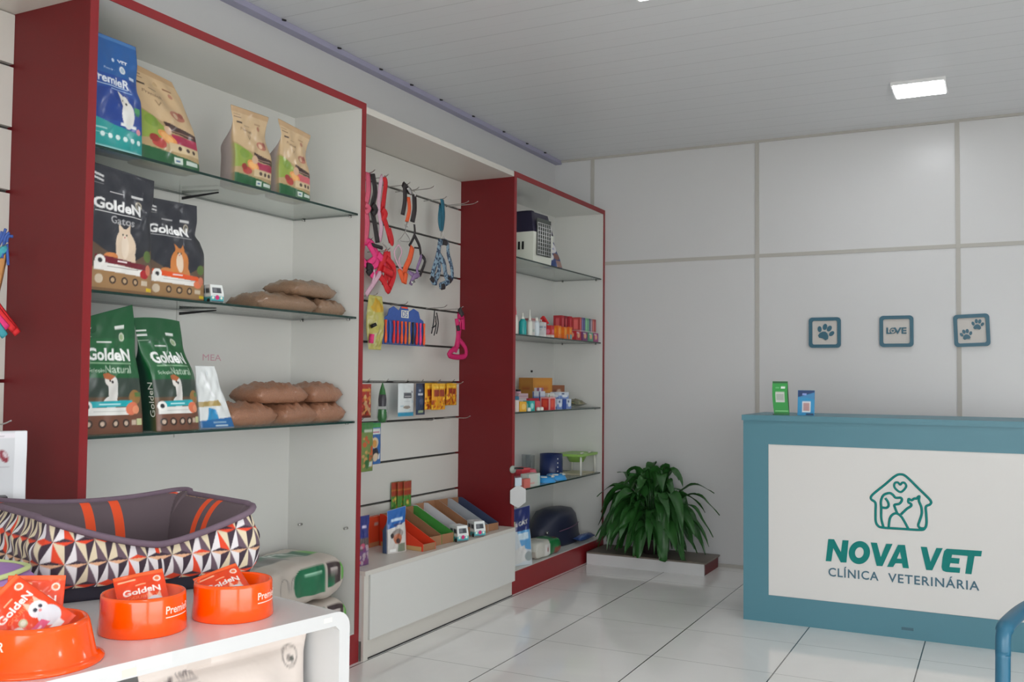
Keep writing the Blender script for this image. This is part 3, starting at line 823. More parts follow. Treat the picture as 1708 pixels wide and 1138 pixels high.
for j_ in range(NV):
    for i in range(NP):
        k = (i + 1) % NP
        faces.append((j_ * NP + i, j_ * NP + k, (j_ + 1) * NP + k, (j_ + 1) * NP + i))
ow = mesh_obj('outer_wall', verts, faces, cols, M['cloth'], t)
# padded lining: inner slope and seat, stripes printed on it
verts = []; cols = []; faces = []; NI = 26
GY, GY2, SO = lin((98, 84, 90)), lin((90, 78, 82)), lin((236, 84, 40))
for j_ in range(NI + 1):
    v = j_ / NI
    for (x, y, nx, ny, s) in PP:
        top = rimz(x, y)
        if v < .55:
            q = v / .55; inset = .008 + .062 * q ** .8 + .010 * math.sin(math.pi * q); z = top - .004 - (top - .065) * q ** 1.3
        else:
            q = (v - .55) / .45; inset = .07 + .145 * q; z = .061 + .012 * math.sin(math.pi / 2 * q)
        # towards the middle
        ax = max(0, 1 - inset / (BL / 2)) if q and v >= .55 else 1
        X, Y = x - nx * inset, y - ny * inset
        if abs(nx) > .01 and abs(ny) > .01:
            r_ = .05
            X = math.copysign(max(0, BL / 2 - inset) if abs(nx) > abs(ny) else max(0, min(abs(x), BL / 2 - inset)), x); Y = math.copysign(max(0, min(abs(y), BD_ / 2 - inset)), y)
            X = math.copysign(min(abs(x), BL / 2 - inset * (1 - .0)), x)
        verts.append((X, Y, z))
        c_ = GY if v < .55 else GY2
        if v < .52:
            if ny > .95 and (abs(x + .012) < .013 or abs(x - .064) < .013): c_ = SO
            if nx > .95 and (abs(y - .02) < .012 or abs(y + .03) < .012): c_ = SO
            if nx < -.95 and (abs(y - .02) < .012 or abs(y + .03) < .012): c_ = SO
        cols.append(c_)
for j_ in range(NI):
    for i in range(NP):
        k = (i + 1) % NP
        faces.append((j_ * NP + i, (j_ + 1) * NP + i, (j_ + 1) * NP + k, j_ * NP + k)[::-1])
mesh_obj('lining', verts, faces, cols, M['cloth'], t)
g = bmesh.new(); box(g, -BL / 2 + .11, BL / 2 - .11, -BD_ / 2 + .11, BD_ / 2 - .11, .05, .0735); obj('seat_cushion', g, mat('bed_seat', (88, 76, 80), .9), t, smooth=True, bevel=.01)
g = bmesh.new()
tube(g, [(x - nx * .003, y - ny * .003, rimz(x, y) - .002) for (x, y, nx, ny, s) in PP[::4]], .0085, 8, closed=True); obj('rim_piping', g, mat('rim_piping', (112, 94, 108), .85, noise=.1, nscale=80), t)
g = bmesh.new(); prism(g, rrect(BL - .012, BD_ - .012, .05), 'z', 0, .05); obj('base_cushion', g, mat('bed_base', (40, 38, 52), .8), t, bevel=.006)

# the soft bed stands a little skewed
for ch in t.children:
    for v_ in ch.data.vertices: v_.co.x -= .236 * (v_.co.y + BD_ / 2)

# lilac cushion at the left edge
t = thing('pet_cushion', 'lilac pet cushion with lime and orange piping at the left edge of the white table', 'cushion', (-2.063, 1.365, TH))
g = bmesh.new(); lathe(g, [(0, 0), (.10, 0), (.138, .02), (.15, .055), (.145, .09), (.128, .108), (.09, .115), (0, .108)], 48); obj('cushion_body', g, M['lilac'], t)
g = bmesh.new(); tube(g, [(.132 * math.cos(a), .132 * math.sin(a), .110 + .004 * math.sin(3 * a)) for a in (2 * math.pi * i / 48 for i in range(48))], .006, 8, closed=True); obj('piping', g, M['limepipe'], t)
g = bmesh.new(); tube(g, [(.143 * math.cos(a), .143 * math.sin(a), .094 - .01 * math.sin(a + .6)) for a in (2 * math.pi * i / 48 for i in range(48))], .0045, 8, closed=True); obj('piping', g, M['orangepipe'], t)['label'] = 'orange piping below the rim'

# ------------------------------------------------------------------ orange bowls and sachets
def bowl(x, y, label, flange, a0, H=.082):
    t = thing('pet_bowl', label, 'bowl', (x, y, TH + .0003), 0, 'orange plastic pet bowls')
    if flange: prof = [(0, 0), (.121, 0), (.122, .004), (.112, .009), (.107, .012), (.094, H - .01), (.090, H - .001), (.086, H), (.082, H - .004), (.078, .03), (.06, .02), (0, .018)]
    else: prof = [(0, 0), (.090, 0), (.0915, .003), (.0885, .04), (.088, H - .008), (.0865, H - .001), (.083, H), (.080, H - .004), (.074, .032), (.055, .02), (0, .018)]
    g = bmesh.new(); lathe(g, prof, 72); obj('bowl_body', g, M['orange'], t)
    # lettering wrapped on the wall
    V, T, sz = text_tris('PremieR', .02); g = bmesh.new(); W_, H_ = .075, .0165
    def rad(z): return (.107 - (.013) * (z - .012) / (H - .022) if flange else .0882) + .0007
    def wrap(px, pz, z0, wd): a = a0 + (px) / .088; r_ = rad(z0 + pz); return (r_ * math.cos(a), r_ * math.sin(a), z0 + pz)
    vs = [g.verts.new(wrap(p[0] * W_ / sz[0], p[1] * H_ / sz[1], .045, 0)) for p in V]
    for tr in T:
        try: g.faces.new([vs[i] for i in tr])
        except ValueError: pass
    for z0, l in ((.037, .07), (.028, .06)):
        pr = None
        for k in range(13):
            q = [g.verts.new(wrap(l * k / 12, dz, z0, 0)) for dz in (0, .0022)]
            if pr: g.faces.new((pr[0], q[0], q[1], pr[1]))
            pr = q
    obj('lettering', g, M['bowlprint'], t)
    return t
bowl(-1.652, 1.246, 'orange pet bowl with a wide foot, nearest the camera at the left edge', True, math.radians(-118))
bowl(-1.662, 1.513, 'orange pet bowl in the middle of the three on the white table', False, math.radians(-12))
bowl(-1.583, 1.703, 'orange pet bowl nearest the rounded table corner, rightmost of the three', False, math.radians(-10))
def sachet_cv():
    c = Cv(.105, .145, 64, 88, (232, 66, 16))
    c.rect(0, .93, 1, 1, (240, 96, 40)).rect(.08, .87, .42, .90, (250, 190, 150)).dot(.84, .84, .008, (245, 225, 210)).dot(.84, .84, .005, (235, 120, 70))
    c.rect(.40, .775, .60, .79, (250, 180, 140)).text('GoldeN', .5, .67, .105, (250, 244, 238), .02, .74, anchor='c').text('GOURMET', .5, .565, .05, (250, 130, 80), 0, .6, anchor='c')
    c.dot(.2, .40, .0095, (232, 226, 220)).dot(.36, .44, .008, (190, 190, 150)).dot(.36, .44, .005, (225, 225, 205))
    # white kitten
    c.poly([(.56, .48), (.62, .64), (.70, .52)], (245, 190, 165)).poly([(.74, .52), (.84, .62), (.86, .48)], (245, 190, 165))
    c.ell(.71, .43, .17, .115, (226, 224, 228)).ell(.74, .27, .20, .14, (214, 214, 220)).dot(.66, .45, .004, (40, 44, 60)).dot(.77, .44, .004, (40, 44, 60)).dot(.71, .40, .003, (230, 140, 140))
    c.poly([(.1, .20), (.1, .31), (.6, .30), (.66, .2)], (226, 84, 126)).rect(.14, .23, .5, .25, (250, 210, 220)).rect(.3, .06, .8, .15, (236, 236, 238)).rect(.3, .09, .6, .11, (200, 190, 190))
    return c
sc_ = sachet_cv()
def sachet(x, y, z, lean, roll, yaw, label, first=[None]):
    """lean tips the top back, roll turns it in its own plane, yaw faces it"""
    if first[0] is None:
        o = pouch('food_sachet', sc_, .016, (228, 64, 18), kind='pillow', wr=.0035, seed=9); first[0] = o
    else: o = first[0].copy(); COL.objects.link(o)
    Mx = Matrix.Translation((x, y, z)) @ Matrix.Rotation(math.radians(yaw), 4, 'Z') @ Matrix.Rotation(math.radians(-lean), 4, 'X') @ Matrix.Rotation(math.radians(roll), 4, 'Y') @ Matrix.Translation((0, 0, -.0725))
    o.matrix_world = Mx
    return tag(o, label, 'sachet', 'orange food sachets in the bowls')
sachet(-1.672, 1.236, TH + .086, 32, -50, 50, 'orange food sachet with a white kitten, lying tilted on the nearest bowl')
sachet(-1.715, 1.285, TH + .078, 20, 4, 52, 'orange food sachet standing behind the tilted one in the nearest bowl')
sachet(-1.664, 1.516, TH + .058, 42, -10, 50, 'orange food sachet standing in the middle bowl')
sachet(-1.592, 1.693, TH + .052, 52, -24, 44, 'orange food sachet leaning in the bowl nearest the table corner')

# ------------------------------------------------------------------ plastic armchair at the right edge
t = thing('plastic_armchair', 'blue teal plastic armchair, its arm and front leg at the bottom right corner', 'chair', (.322, 2.86, 0), -13)
def P3(*a): return [Vector(p) for p in a]
def bar(g, pts, r, r2, up=(0, 0, 1)): tube(g, smooth_path(pts, 5), r, 12, r2=r2, up=up)
for sx in (-1, 1):
    g = bmesh.new(); bar(g, P3((sx * .285, -.28, 0), (sx * .278, -.272, .25), (sx * .27, -.264, .48), (sx * .268, -.262, .595)), .0175, .0165, (0, 1, 0)); obj('leg', g, M['chair'], t)
    g = bmesh.new(); bar(g, P3((sx * .24, .27, 0), (sx * .23, .235, .25), (sx * .22, .20, .46)), .020, .018, (0, 1, 0)); obj('leg', g, M['chair'], t)
    g = bmesh.new(); bar(g, P3((sx * .268, -.262, .585), (sx * .268, -.259, .622), (sx * .268, -.245, .642), (sx * .268, -.21, .651), (sx * .268, -.05, .656), (sx * .25, .12, .664), (sx * .225, .24, .70)), [.0179] * 10 + [.021] * 20 + [.018] * 1, .0165); obj('armrest', g, M['chair'], t)
g = bmesh.new(); box(g, -.235, .235, -.26, .22, .43, .445); obj('seat', g, M['chair'], t, bevel=.006)
for sx in (-1, 1):
    g = bmesh.new(); box(g, min(sx * .235, sx * .275), max(sx * .235, sx * .275), -.27, .2, .405, .44); obj('seat_rail', g, M['chair'], t, bevel=.006)
g = bmesh.new()
for i in range(-3, 4): bar(g, P3((i * .055, .21, .43), (i * .058, .25, .6), (i * .06, .29, .84)), .015, .006, (0, 1, 0))
bar(g, P3((-.225, .22, .70), (-.21, .28, .83), (0, .31, .88), (.21, .28, .83), (.225, .22, .70)), .022, .014)
obj('backrest', g, M['chair'], t)

# ================================================================== goods in the near cabinet
ZA, ZB, ZCC = 1.9825, 1.5205, 1.0585
def put(o, x, y, z, rot=90, label=None, cat=None, group=None, lean=0, roll=0):
    o.matrix_world = Matrix.Translation((x, y, z)) @ Matrix.Rotation(math.radians(rot), 4, 'Z') @ Matrix.Rotation(math.radians(-lean), 4, 'X') @ Matrix.Rotation(math.radians(roll), 4, 'Y')
    return tag(o, label, cat, group)
def dots(c, v, us, r, col, inner=None):
    for u in us:
        c.dot(u, v, r, col)
        if inner: c.dot(u, v, r * .55, inner)
    return c

c = Cv(.225, .385, 84, 134, (30, 74, 152))
c.rect(0, .66, 1, 1, (32, 92, 160)).poly([(0, .5), (.5, .56), (1, .46), (1, .28), (0, .25)], (28, 62, 140))
c.rect(0, .965, 1, 1, (70, 120, 180)).poly([(0, .27), (.55, .22), (1, .20), (1, 0), (0, 0)], (30, 150, 148)).rect(0, .015, 1, .03, (160, 215, 215))
c.text('PremieR', .07, .585, .075, (226, 232, 240), .02, .68, rot=-3).rect(.12, .555, .72, .562, (170, 195, 225)).rect(.4, .535, .8, .54, (140, 170, 215)).text('Premier', .3, .70, .02, (190, 210, 235), 0, .2)
c.text('VET', .58, .79, .026, (225, 232, 240), .03, .2).dot(.50, .80, .006, (200, 215, 235)).dot(.66, .73, .013, (215, 222, 228)).dot(.66, .73, .008, (170, 190, 205)).rect(.78, .665, .9, .69, (200, 215, 235))
c.rect(.02, .9, .12, .915, (190, 205, 230)).rect(.02, .84, .15, .85, (190, 205, 230)).rect(.02, .17, .32, .178, (190, 230, 230)).rect(.06, .13, .34, .136, (170, 220, 220))
c.ell(.70, .34, .12, .12, (226, 226, 222)).ell(.66, .44, .075, .06, (228, 226, 220), 20).poly([(.52, .53), (.60, .50), (.66, .44), (.58, .43)], (220, 216, 208)).dot(.675, .435, .0045, (40, 36, 36)).dot(.60, .455, .003, (50, 44, 44)).rect(.56, .235, .86, .26, (222, 226, 226))
c.rect(.82, .38, .94, .43, (74, 150, 96)).rect(.84, .36, .92, .38, (54, 120, 90)).dot(.90, .22, .010, (226, 150, 160))
dots(c, .125, (.24, .38, .51, .64, .77, .90), .0085, (214, 236, 234))
o = pouch('pet_food_bag', c, .09, (24, 56, 120), (28, 62, 130), seed=1, wr=.005, warp=lambda t, v: (-.004 * v, .03 * v ** 2, 0), wid=lambda v: 1 - .09 * sstep(.5, .60, v))
put(o, -2.612, 2.184, ZA, 90, 'blue pet food bag with teal foot on the top shelf, beside the red side panel', 'pet food bag')

def tan_cv(w, h, nx, ny, rose=(168, 44, 78)):
    c = Cv(w, h, nx, ny, (200, 172, 134))
    c.rect(0, .93, 1, 1, (186, 154, 116)).rect(.04, .90, .22, .91, (120, 94, 70)).rect(.04, .865, .24, .875, (120, 94, 70)).rect(.1, .80, .25, .82, (70, 54, 44)).rect(.62, .835, .8, .85, (140, 100, 72)).dot(.73, .79, .009, (170, 120, 96)).text('PremieR', .18, .72, .035, (120, 92, 66), .01, .34, rot=-6).rect(.3, .78, .46, .787, (110, 90, 70))
    c.text('V', .34, .62, .05, (140, 112, 80), 0, .10, rot=-8).ell(.70, .575, .14, .05, (176, 112, 92)).ell(.66, .57, .05, .03, (214, 180, 150)).ell(.78, .60, .05, .03, (150, 84, 72))
    c.poly([(0, .56), (.25, .49), (.55, .44), (1, .40), (1, 0), (0, 0)], (176, 150, 108)).poly([(0, .54), (.3, .47), (.42, .40), (.38, .28), (0, .24)], (138, 158, 66)).ell(.2, .43, .11, .06, (122, 150, 56))
    c.poly([(.42, .47), (1, .42), (1, .35), (.45, .38)], (66, 40, 34)).rect(.5, .385, .92, .395, (150, 120, 100)).rect(.52, .26, .98, .355, rose)
    c.ell(.42, .30, .16, .055, (224, 150, 84), -20).ell(.42, .30, .11, .035, (236, 178, 110), -20).ell(.28, .22, .12, .05, (178, 66, 58)).ell(.2, .26, .07, .04, (150, 50, 46)).dot(.46, .38, .016, (206, 170, 140))
    c.rect(.45, .17, 1, .26, (208, 186, 148)).poly([(0, .17), (.4, .15), (1, .11), (1, 0), (0, 0)], (34, 92, 52)); dots(c, .215, (.62, .76, .88), .008, (72, 54, 46))
    c.rect(.52, .05, .66, .115, (206, 216, 206)).rect(.72, .06, .94, .105, (200, 212, 202)).rect(.55, .07, .62, .09, (80, 110, 150))
    return c
o = pouch('pet_food_bag', tan_cv(.25, .36, 84, 124), .10, (188, 170, 148), (188, 160, 120), seed=2, wr=.008, warp=lambda t, v: (-.05 * v ** 2.2 + .004, .07 * v ** 1.5, -.035 * v * (.5 + t * .5)), wid=lambda v: 1 - .22 * sstep(.6, 1, v))
put(o, -2.628, 2.436, ZA, 86, 'large tan and green pet food bag with a sagging top, beside the blue bag', 'pet food bag')
tw = tan_cv(.2, .30, 62, 92)
o = pouch('pet_food_bag', tw, .10, (178, 164, 160), (188, 160, 120), seed=3, wr=.005, warp=lambda t, v: (-.035 * sstep(.35, .9, v), -.01 * v, 0), wid=lambda v: 1 - .12 * sstep(.45, .75, v) + .14 * sstep(.8, 1, v))
put(o, -2.632, 2.855, ZA, 88, 'small tan pet food bag with pinched top, left of the small pair', 'pet food bag', 'small tan pet food bags on the top shelf')
o = pouch('pet_food_bag', tan_cv(.19, .30, 60, 92, (206, 96, 104)), .10, (178, 164, 160), (188, 160, 120), seed=14, wr=.005, warp=lambda t, v: (-.012 * v, .0, -.012 * v * t), wid=lambda v: 1 - .18 * sstep(.35, .7, v) + .22 * sstep(.8, 1, v))
put(o, -2.622, 3.095, ZA, 88, 'small tan pet food bag with wide flat top, right of the small pair', 'pet food bag', 'small tan pet food bags on the top shelf')

def golden_cat(w, h, nx, ny, ban, cat, cat2, sub):
    c = Cv(w, h, nx, ny, (44, 46, 54))
    c.poly([(0, .40), (.3, .30), (.7, .28), (1, .40), (1, 0), (0, 0)], (98, 78, 62)).rect(0, 0, 1, .19, (158, 122, 82)).rect(0, .0, 1, .03, (130, 98, 66))
    c.poly([(0, .94), (.2, .92), (.2, .905), (0, .92)], (215, 215, 215)).poly([(0, .905), (.2, .885), (.2, .87), (0, .89)], (215, 215, 215)).rect(0, .85, .2, .854, (150, 150, 150))
    c.rect(.29, .80, .50, .808, (200, 200, 200)).rect(.64, .80, .82, .822, (200, 200, 200)).dot(.75, .742, .0145, (176, 168, 150)).dot(.75, .742, .010, (96, 92, 84))
    c.text('GoldeN', .06, .655, .088, (240, 240, 240), .03, .72).rect(.08, .632, .80, .638, (210, 210, 210))
    if sub: c.text('Gatos', .30, .555, .06, (176, 176, 178), .01, .36)
    # sitting cat
    c.ell(.52, .36, .16, .16, cat).ell(.51, .47, .09, .055, cat).poly([(.43, .49), (.435, .565), (.50, .52)], cat).poly([(.53, .52), (.595, .565), (.60, .48)], cat).ell(.40, .27, .05, .06, cat).ell(.65, .27, .05, .07, cat)
    c.ell(.52, .38, .06, .10, cat2).dot(.485, .475, .0035, (70, 70, 60)).dot(.545, .475, .0035, (70, 70, 60)).dot(.515, .455, .003, (200, 110, 110))
    c.ell(.30, .285, .10, .03, (206, 130, 74)).ell(.9, .33, .07, .05, (92, 116, 56))
    c.poly([(.08, .29), (.86, .255), (.88, .21), (.08, .235)], ban).rect(.4, .245, .56, .26, (236, 220, 220)).poly([(.07, .235), (.88, .205), (.80, .155), (.07, .17)], (232, 230, 226)).rect(.25, .20, .74, .207, (170, 166, 160)).dot(.15, .245, .018, (238, 236, 232)).dot(.15, .245, .008, (40, 40, 46)).dot(.12, .20, .012, (238, 236, 232))
    c.ell(.84, .175, .075, .038, (178, 34, 42) if sub else (226, 120, 80)).ell(.91, .215, .05, .045, (206, 120, 92))
    dots(c, .10, (.14,), .015, (206, 190, 168)); dots(c, .10, (.34, .52, .69), .013, (60, 44, 38), (190, 160, 124)); c.rect(.79, .08, .90, .12, (206, 190, 168)).rect(.88, .035, .99, .065, (222, 190, 40))
    return c
o = pouch('pet_food_bag', golden_cat(.262, .408, 94, 148, (112, 26, 42), (222, 200, 176), (232, 214, 194), True), .10, (34, 35, 42), (38, 40, 46), seed=5, wr=.006, warp=lambda t, v: (.008 * v, .01 * v, -.008 * v * t))
put(o, -2.617, 2.220, ZB, 90, 'tall black cat food bag with a white sitting cat, middle shelf beside the red panel', 'pet food bag')
o = pouch('pet_food_bag', golden_cat(.265, .352, 90, 124, (228, 86, 34), (206, 128, 66), (232, 208, 184), False), .10, (34, 35, 42), (38, 40, 46), seed=8, wr=.006, warp=lambda t, v: (-.02 * sstep(.5, .7, v), .01 * v ** 2, .002 * t * v), wid=lambda v: 1 - .13 * sstep(.62, .70, v))
put(o, -2.650, 2.492, ZB, 88, 'shorter black cat food bag with an orange and white cat, middle shelf', 'pet food bag')

def golden_dog(w, h, nx, ny):
    c = Cv(w, h, nx, ny, (26, 94, 52))
    c.rect(0, .78, 1, 1, (24, 84, 48)).poly([(0, .46), (1, .46), (1, .30), (0, .30)], (52, 66, 58)).rect(0, 0, 1, .30, (98, 74, 52)).rect(0, 0, 1, .16, (112, 72, 54))
    c.rect(.0, .88, .22, .895, (220, 225, 220)).rect(.0, .84, .22, .855, (220, 225, 220)).rect(0, .80, .22, .805, (180, 200, 180)).rect(.28, .745, .52, .758, (226, 230, 226)).rect(.62, .85, .80, .872, (220, 225, 220)).dot(.74, .79, .0125, (200, 206, 190)).dot(.74, .79, .0085, (150, 170, 130))
    c.text('GoldeN', .10, .60, .10, (240, 242, 240), .03, .74).rect(.14, .575, .84, .582, (170, 210, 170)).text('Seleção', .12, .50, .035, (200, 220, 200), 0, .26).text('Natural', .40, .50, .06, (190, 210, 190), 0, .42)
    c.ell(.50, .36, .095, .115, (224, 222, 218)).ell(.44, .44, .07, .05, (226, 222, 216), -20).poly([(.34, .49), (.44, .50), (.54, .47), (.46, .44), (.36, .455)], (176, 98, 56)).ell(.46, .26, .12, .05, (224, 222, 218)).dot(.45, .435, .0035, (30, 26, 26)).dot(.485, .425, .005, (30, 26, 26))
    c.ell(.86, .3, .1, .06, (150, 110, 60)).rect(.86, .30, .98, .34, (84, 120, 60))
    c.poly([(.06, .265), (.80, .275), (.84, .225), (.06, .215)], (28, 168, 178)).rect(.28, .238, .62, .25, (170, 226, 230)).rect(.05, .155, .82, .215, (228, 228, 224)).rect(.2, .185, .7, .19, (170, 170, 166)).dot(.12, .225, .017, (236, 236, 232)).dot(.12, .225, .008, (30, 40, 46))
    c.ell(.80, .205, .10, .05, (216, 116, 84), 35).ell(.86, .195, .06, .035, (232, 150, 112), 35)
    dots(c, .085, (.13, .33, .52, .69), .014, (52, 38, 34), (200, 176, 156)); c.rect(.78, .07, .86, .11, (200, 180, 160)).rect(.87, .065, .97, .12, (196, 200, 150))
    return c
gd = golden_dog(.25, .40, 92, 146)
o = pouch('pet_food_bag', gd, .10, (20, 66, 42), (22, 78, 46), seed=10, wr=.009, warp=lambda t, v: (-.05 * v ** 1.6 * (t + 1) / 2, .01 * v ** 2, .03 * sstep(.7, 1, v) * t))
put(o, -2.632, 2.214, ZCC, 86, 'green dog food bag with a raised top corner, beside the red panel', 'pet food bag', 'green dog food bags on the lower shelf')
gd = golden_dog(.198, .395, 80, 146)
o = pouch('pet_food_bag', gd, .13, (24, 66, 52), (22, 78, 46), seed=12, wr=.007, fwd=.15, warp=lambda t, v: (-.062 * v ** 1.3, .01 * v ** 2, -.006 * v * (t ** 2)), wid=lambda v: 1 + .04 * sstep(.5, 1, v))
put(o, -2.628, 2.484, ZCC, 90, 'green dog food bag standing in front view with its side gusset showing, lower shelf', 'pet food bag', 'green dog food bags on the lower shelf')
gl = text_obj('gusset_lettering', 'GoldeN', .12, .023, .0006, M['plasticwhite'], o)
gl.matrix_local = Matrix.Translation((-.106, -.052, .05)) @ Matrix.Rotation(math.radians(-9), 4, 'Y') @ Matrix.Rotation(math.radians(-90), 4, 'Z') @ Matrix.Rotation(math.radians(-90), 4, 'Y')
c = Cv(.16, .23, 50, 72, (222, 226, 226))
c.poly([(0, .42), (.7, .45), (.75, .36), (0, .34)], (176, 152, 92)).poly([(.12, .0), (.3, .33), (.52, .30), (.62, 0)], (42, 140, 192)).poly([(0, .12), (1, .17), (1, 0), (0, 0)], (28, 100, 160)).rect(.4, .03, .78, .05, (200, 220, 230)).rect(.35, .08, .75, .1, (180, 210, 225)).poly([(.2, .9), (.3, .9), (.6, .5), (.5, .5)], (240, 242, 244))
o = pouch('treat_bag', c, .06, (214, 220, 222), seed=15, wr=.008, warp=lambda t, v: (-.05 * v, .02 * v, 0), wid=lambda v: 1 - .45 * v)
put(o, -2.622, 2.700, ZCC, 84, 'small white and blue treat bag leaning beside the green dog food bag', 'pet food bag')

# little van shaped cartons (one on the middle shelf, two on the plinth box)
def van(x, y, z, rot, s, label, first=[None]):
    if first[0] is None:
        t = thing('toy_van_box', label, 'box', (x, y, z), rot, 'little van shaped boxes')
        c = Cv(.06, .07, 26, 30, (224, 228, 226)).rect(0, 0, 1, .34, (70, 170, 178)).rect(0, 0, 1, .07, (46, 52, 66)).rect(.16, .52, .84, .84, (66, 70, 76)).rect(.22, .57, .5, .8, (110, 112, 118)).dot(.5, .26, .0095, (200, 40, 110)).dot(.18, .24, .005, (240, 240, 220)).dot(.82, .24, .005, (240, 240, 220)).rect(.2, .4, .8, .44, (190, 200, 205))
        l = Cv(.07, .07, 20, 20, (214, 220, 220)).rect(0, 0, 1, .3, (60, 150, 160)).rect(.1, .5, .45, .8, (60, 66, 74)).rect(.52, .5, .9, .8, (60, 66, 74))
        carton('printed_box', .06, .07, .07, c, l, base=(216, 220, 220), parent=t, bend=lambda p: (p[0] * (1 - 2.2 * max(0, p[2] - .04)), p[1] + .25 * max(0, p[2] - .03), p[2] + .004))
        for sx in (-1, 1):
            for yy in (-.02, .02):
                g = bmesh.new(); tube(g, [(sx * .024, yy, .009), (sx * .032, yy, .009)], .0088, 14); obj('wheel', g, M['black'], t)
        first[0] = t
    else:
        src = first[0]; t = src.copy(); COL.objects.link(t); t['label'] = label
        for ch in list(src.children):
            k = ch.copy(); COL.objects.link(k); k.parent = t
    t.location = (x, y, z); t.rotation_euler = (0, 0, math.radians(rot)); t.scale = (s, s, s)
    return t
van(-2.60, 2.655, ZB, 78, .92, 'tiny white and teal van shaped box beside the black bags on the middle shelf')
van(-2.542, 4.405, .3955, 62, 1.12, 'little white van shaped box on the plinth, the left one of two')
van(-2.540, 4.590, .3955, 58, 1.12, 'little white van shaped box on the plinth, the right one of two')

# clear bags of brown pellets lying down
M['pellets'] = mat('brown_pellets', (142, 112, 88), .45, noise=.35, nscale=260, bump=.4, coat=.5)
M['pellets2'] = mat('brown_pellets_red', (154, 108, 82), .45, noise=.35, nscale=240, bump=.4, coat=.5)
def pillow(L, D, H, seed, m, name='grain_bag'):
    R = random.Random(seed); ph = [R.uniform(0, 6.28) for _ in range(6)]
    me_v = []; f = []; nx, ny = 30, 18
    for side in (1, -1):
        for j in range(ny + 1):
            for i in range(nx + 1):
                a, b = 2 * i / nx - 1, 2 * j / ny - 1
                pz = (max(0, 1 - abs(a) ** 4.5) ** .6) * (max(0, 1 - abs(b) ** 3) ** .55)
                X = a * L / 2 * (1 - .05 * b * b); Y = b * D / 2 * (1 - .10 * a * a)
                wv = .10 * math.sin(5 * a + 3 * b + ph[0]) + .07 * math.sin(11 * a - 6 * b + ph[1])
                z = H * .42 + (H * .58 * pz * (1 + wv) if side > 0 else -H * .42 * min(1, pz * 1.5))
                z += H * .05 * math.sin(23 * a + 4 * b + ph[3]) * pz + H * .04 * math.sin(17 * b - 13 * a + ph[4]) * pz
                if abs(a) > .93: z += .004 * math.sin(b * 14 + ph[2])
                me_v.append((X, Y, max(.0006, z)))
        o = 0 if side > 0 else (nx + 1) * (ny + 1)
        for j in range(ny):
            for i in range(nx):
                q = o + j * (nx + 1) + i
                f.append((q, q + 1, q + nx + 2, q + nx + 1) if side > 0 else (q, q + nx + 1, q + nx + 2, q + 1))
    me = bpy.data.meshes.new(name); me.from_pydata(me_v, [], f); bm = bmesh.new(); bm.from_mesh(me); bmesh.ops.remove_doubles(bm, verts=bm.verts[:], dist=.0004); bm.to_mesh(me); bm.free()
    me.materials.append(m)
    for p in me.polygons: p.use_smooth = True
    return link(bpy.data.objects.new(name, me))
GB = 'clear bags of brown pellets lying on the glass shelves'
def grain(L, D, H, seed, m, x, y, z, rot, label, rx=0, ry=0):
    o = pillow(L, D, H, seed, m); o.location = (x, y, z); o.rotation_euler = (math.radians(rx), math.radians(ry), math.radians(rot)); return tag(o, label, 'bag', GB)
P1, P2 = M['pellets'], M['pellets2']
grain(.36, .22, .075, 1, P1, -2.69, 3.09, ZB, 86, 'flat brown pellet bag on the middle shelf, lower left of the three')
grain(.20, .16, .068, 2, P1, -2.66, 3.365, ZB, 92, 'short brown pellet bag on the middle shelf, lower right under the top one')
grain(.32, .20, .07, 3, P1, -2.69, 3.268, ZB + .072, 95, 'brown pellet bag lying on top of the two others on the middle shelf', rx=0)
grain(.27, .20, .085, 4, P2, -2.68, 2.895, ZCC, 88, 'reddish brown pellet bag on the lower shelf, next to the white and blue bag')
grain(.26, .20, .085, 5, P2, -2.67, 3.155, ZCC, 96, 'reddish brown pellet bag on the lower shelf, middle of the bottom row')
grain(.20, .20, .085, 6, P2, -2.67, 3.362, ZCC, 84, 'reddish brown pellet bag on the lower shelf, right end of the bottom row')
grain(.30, .20, .08, 7, P2, -2.685, 3.075, ZCC + .084, 86, 'reddish brown pellet bag stacked on the bottom row, the left one on top')
grain(.22, .19, .08, 8, P2, -2.675, 3.345, ZCC + .084, 92, 'reddish brown pellet bag stacked on the bottom row, the right one on top')

# two litter sacks lying in the foot of the near cabinet
c = Cv(.5, .4, 90, 60, (186, 176, 166))
c.poly([(0, .35), (.05, .55), (.55, .50), (.5, .28)], (92, 90, 88)).poly([(.25, .98), (.98, .55), (.98, .30), (.62, .34), (.20, .72)], (26, 104, 74)).poly([(.8, .55), (.98, .5), (.98, .3), (.8, .32)], (96, 170, 70))
c.text('VITTA', .34, .70, .17, (226, 232, 228), .03, .42, rot=-28).rect(.3, .6, .36, .62, (226, 232, 228))
side_c = Cv(.5, .17, 90, 32, (186, 176, 166)).dot(.22, .55, .030, (120, 114, 110)).dot(.22, .55, .026, (186, 176, 166)).rect(.19, .52, .25, .58, (120, 114, 110)).dot(.36, .55, .030, (120, 114, 110)).dot(.36, .55, .026, (186, 176, 166)).rect(.33, .52, .39, .58, (120, 114, 110))
side_c.rect(.44, .2, .72, .84, (24, 108, 72)).dot(.44, .52, .054, (24, 108, 72)).rect(.48, .66, .68, .70, (160, 206, 180)).rect(.75, .3, .95, .84, (64, 48, 50)).rect(.75, .3, .86, .5, (24, 108, 72)).rect(.79, .62, .91, .70, (190, 180, 176)).poly([(.96, .3), (1, .3), (1, .9), (.95, .9)], (100, 166, 76))
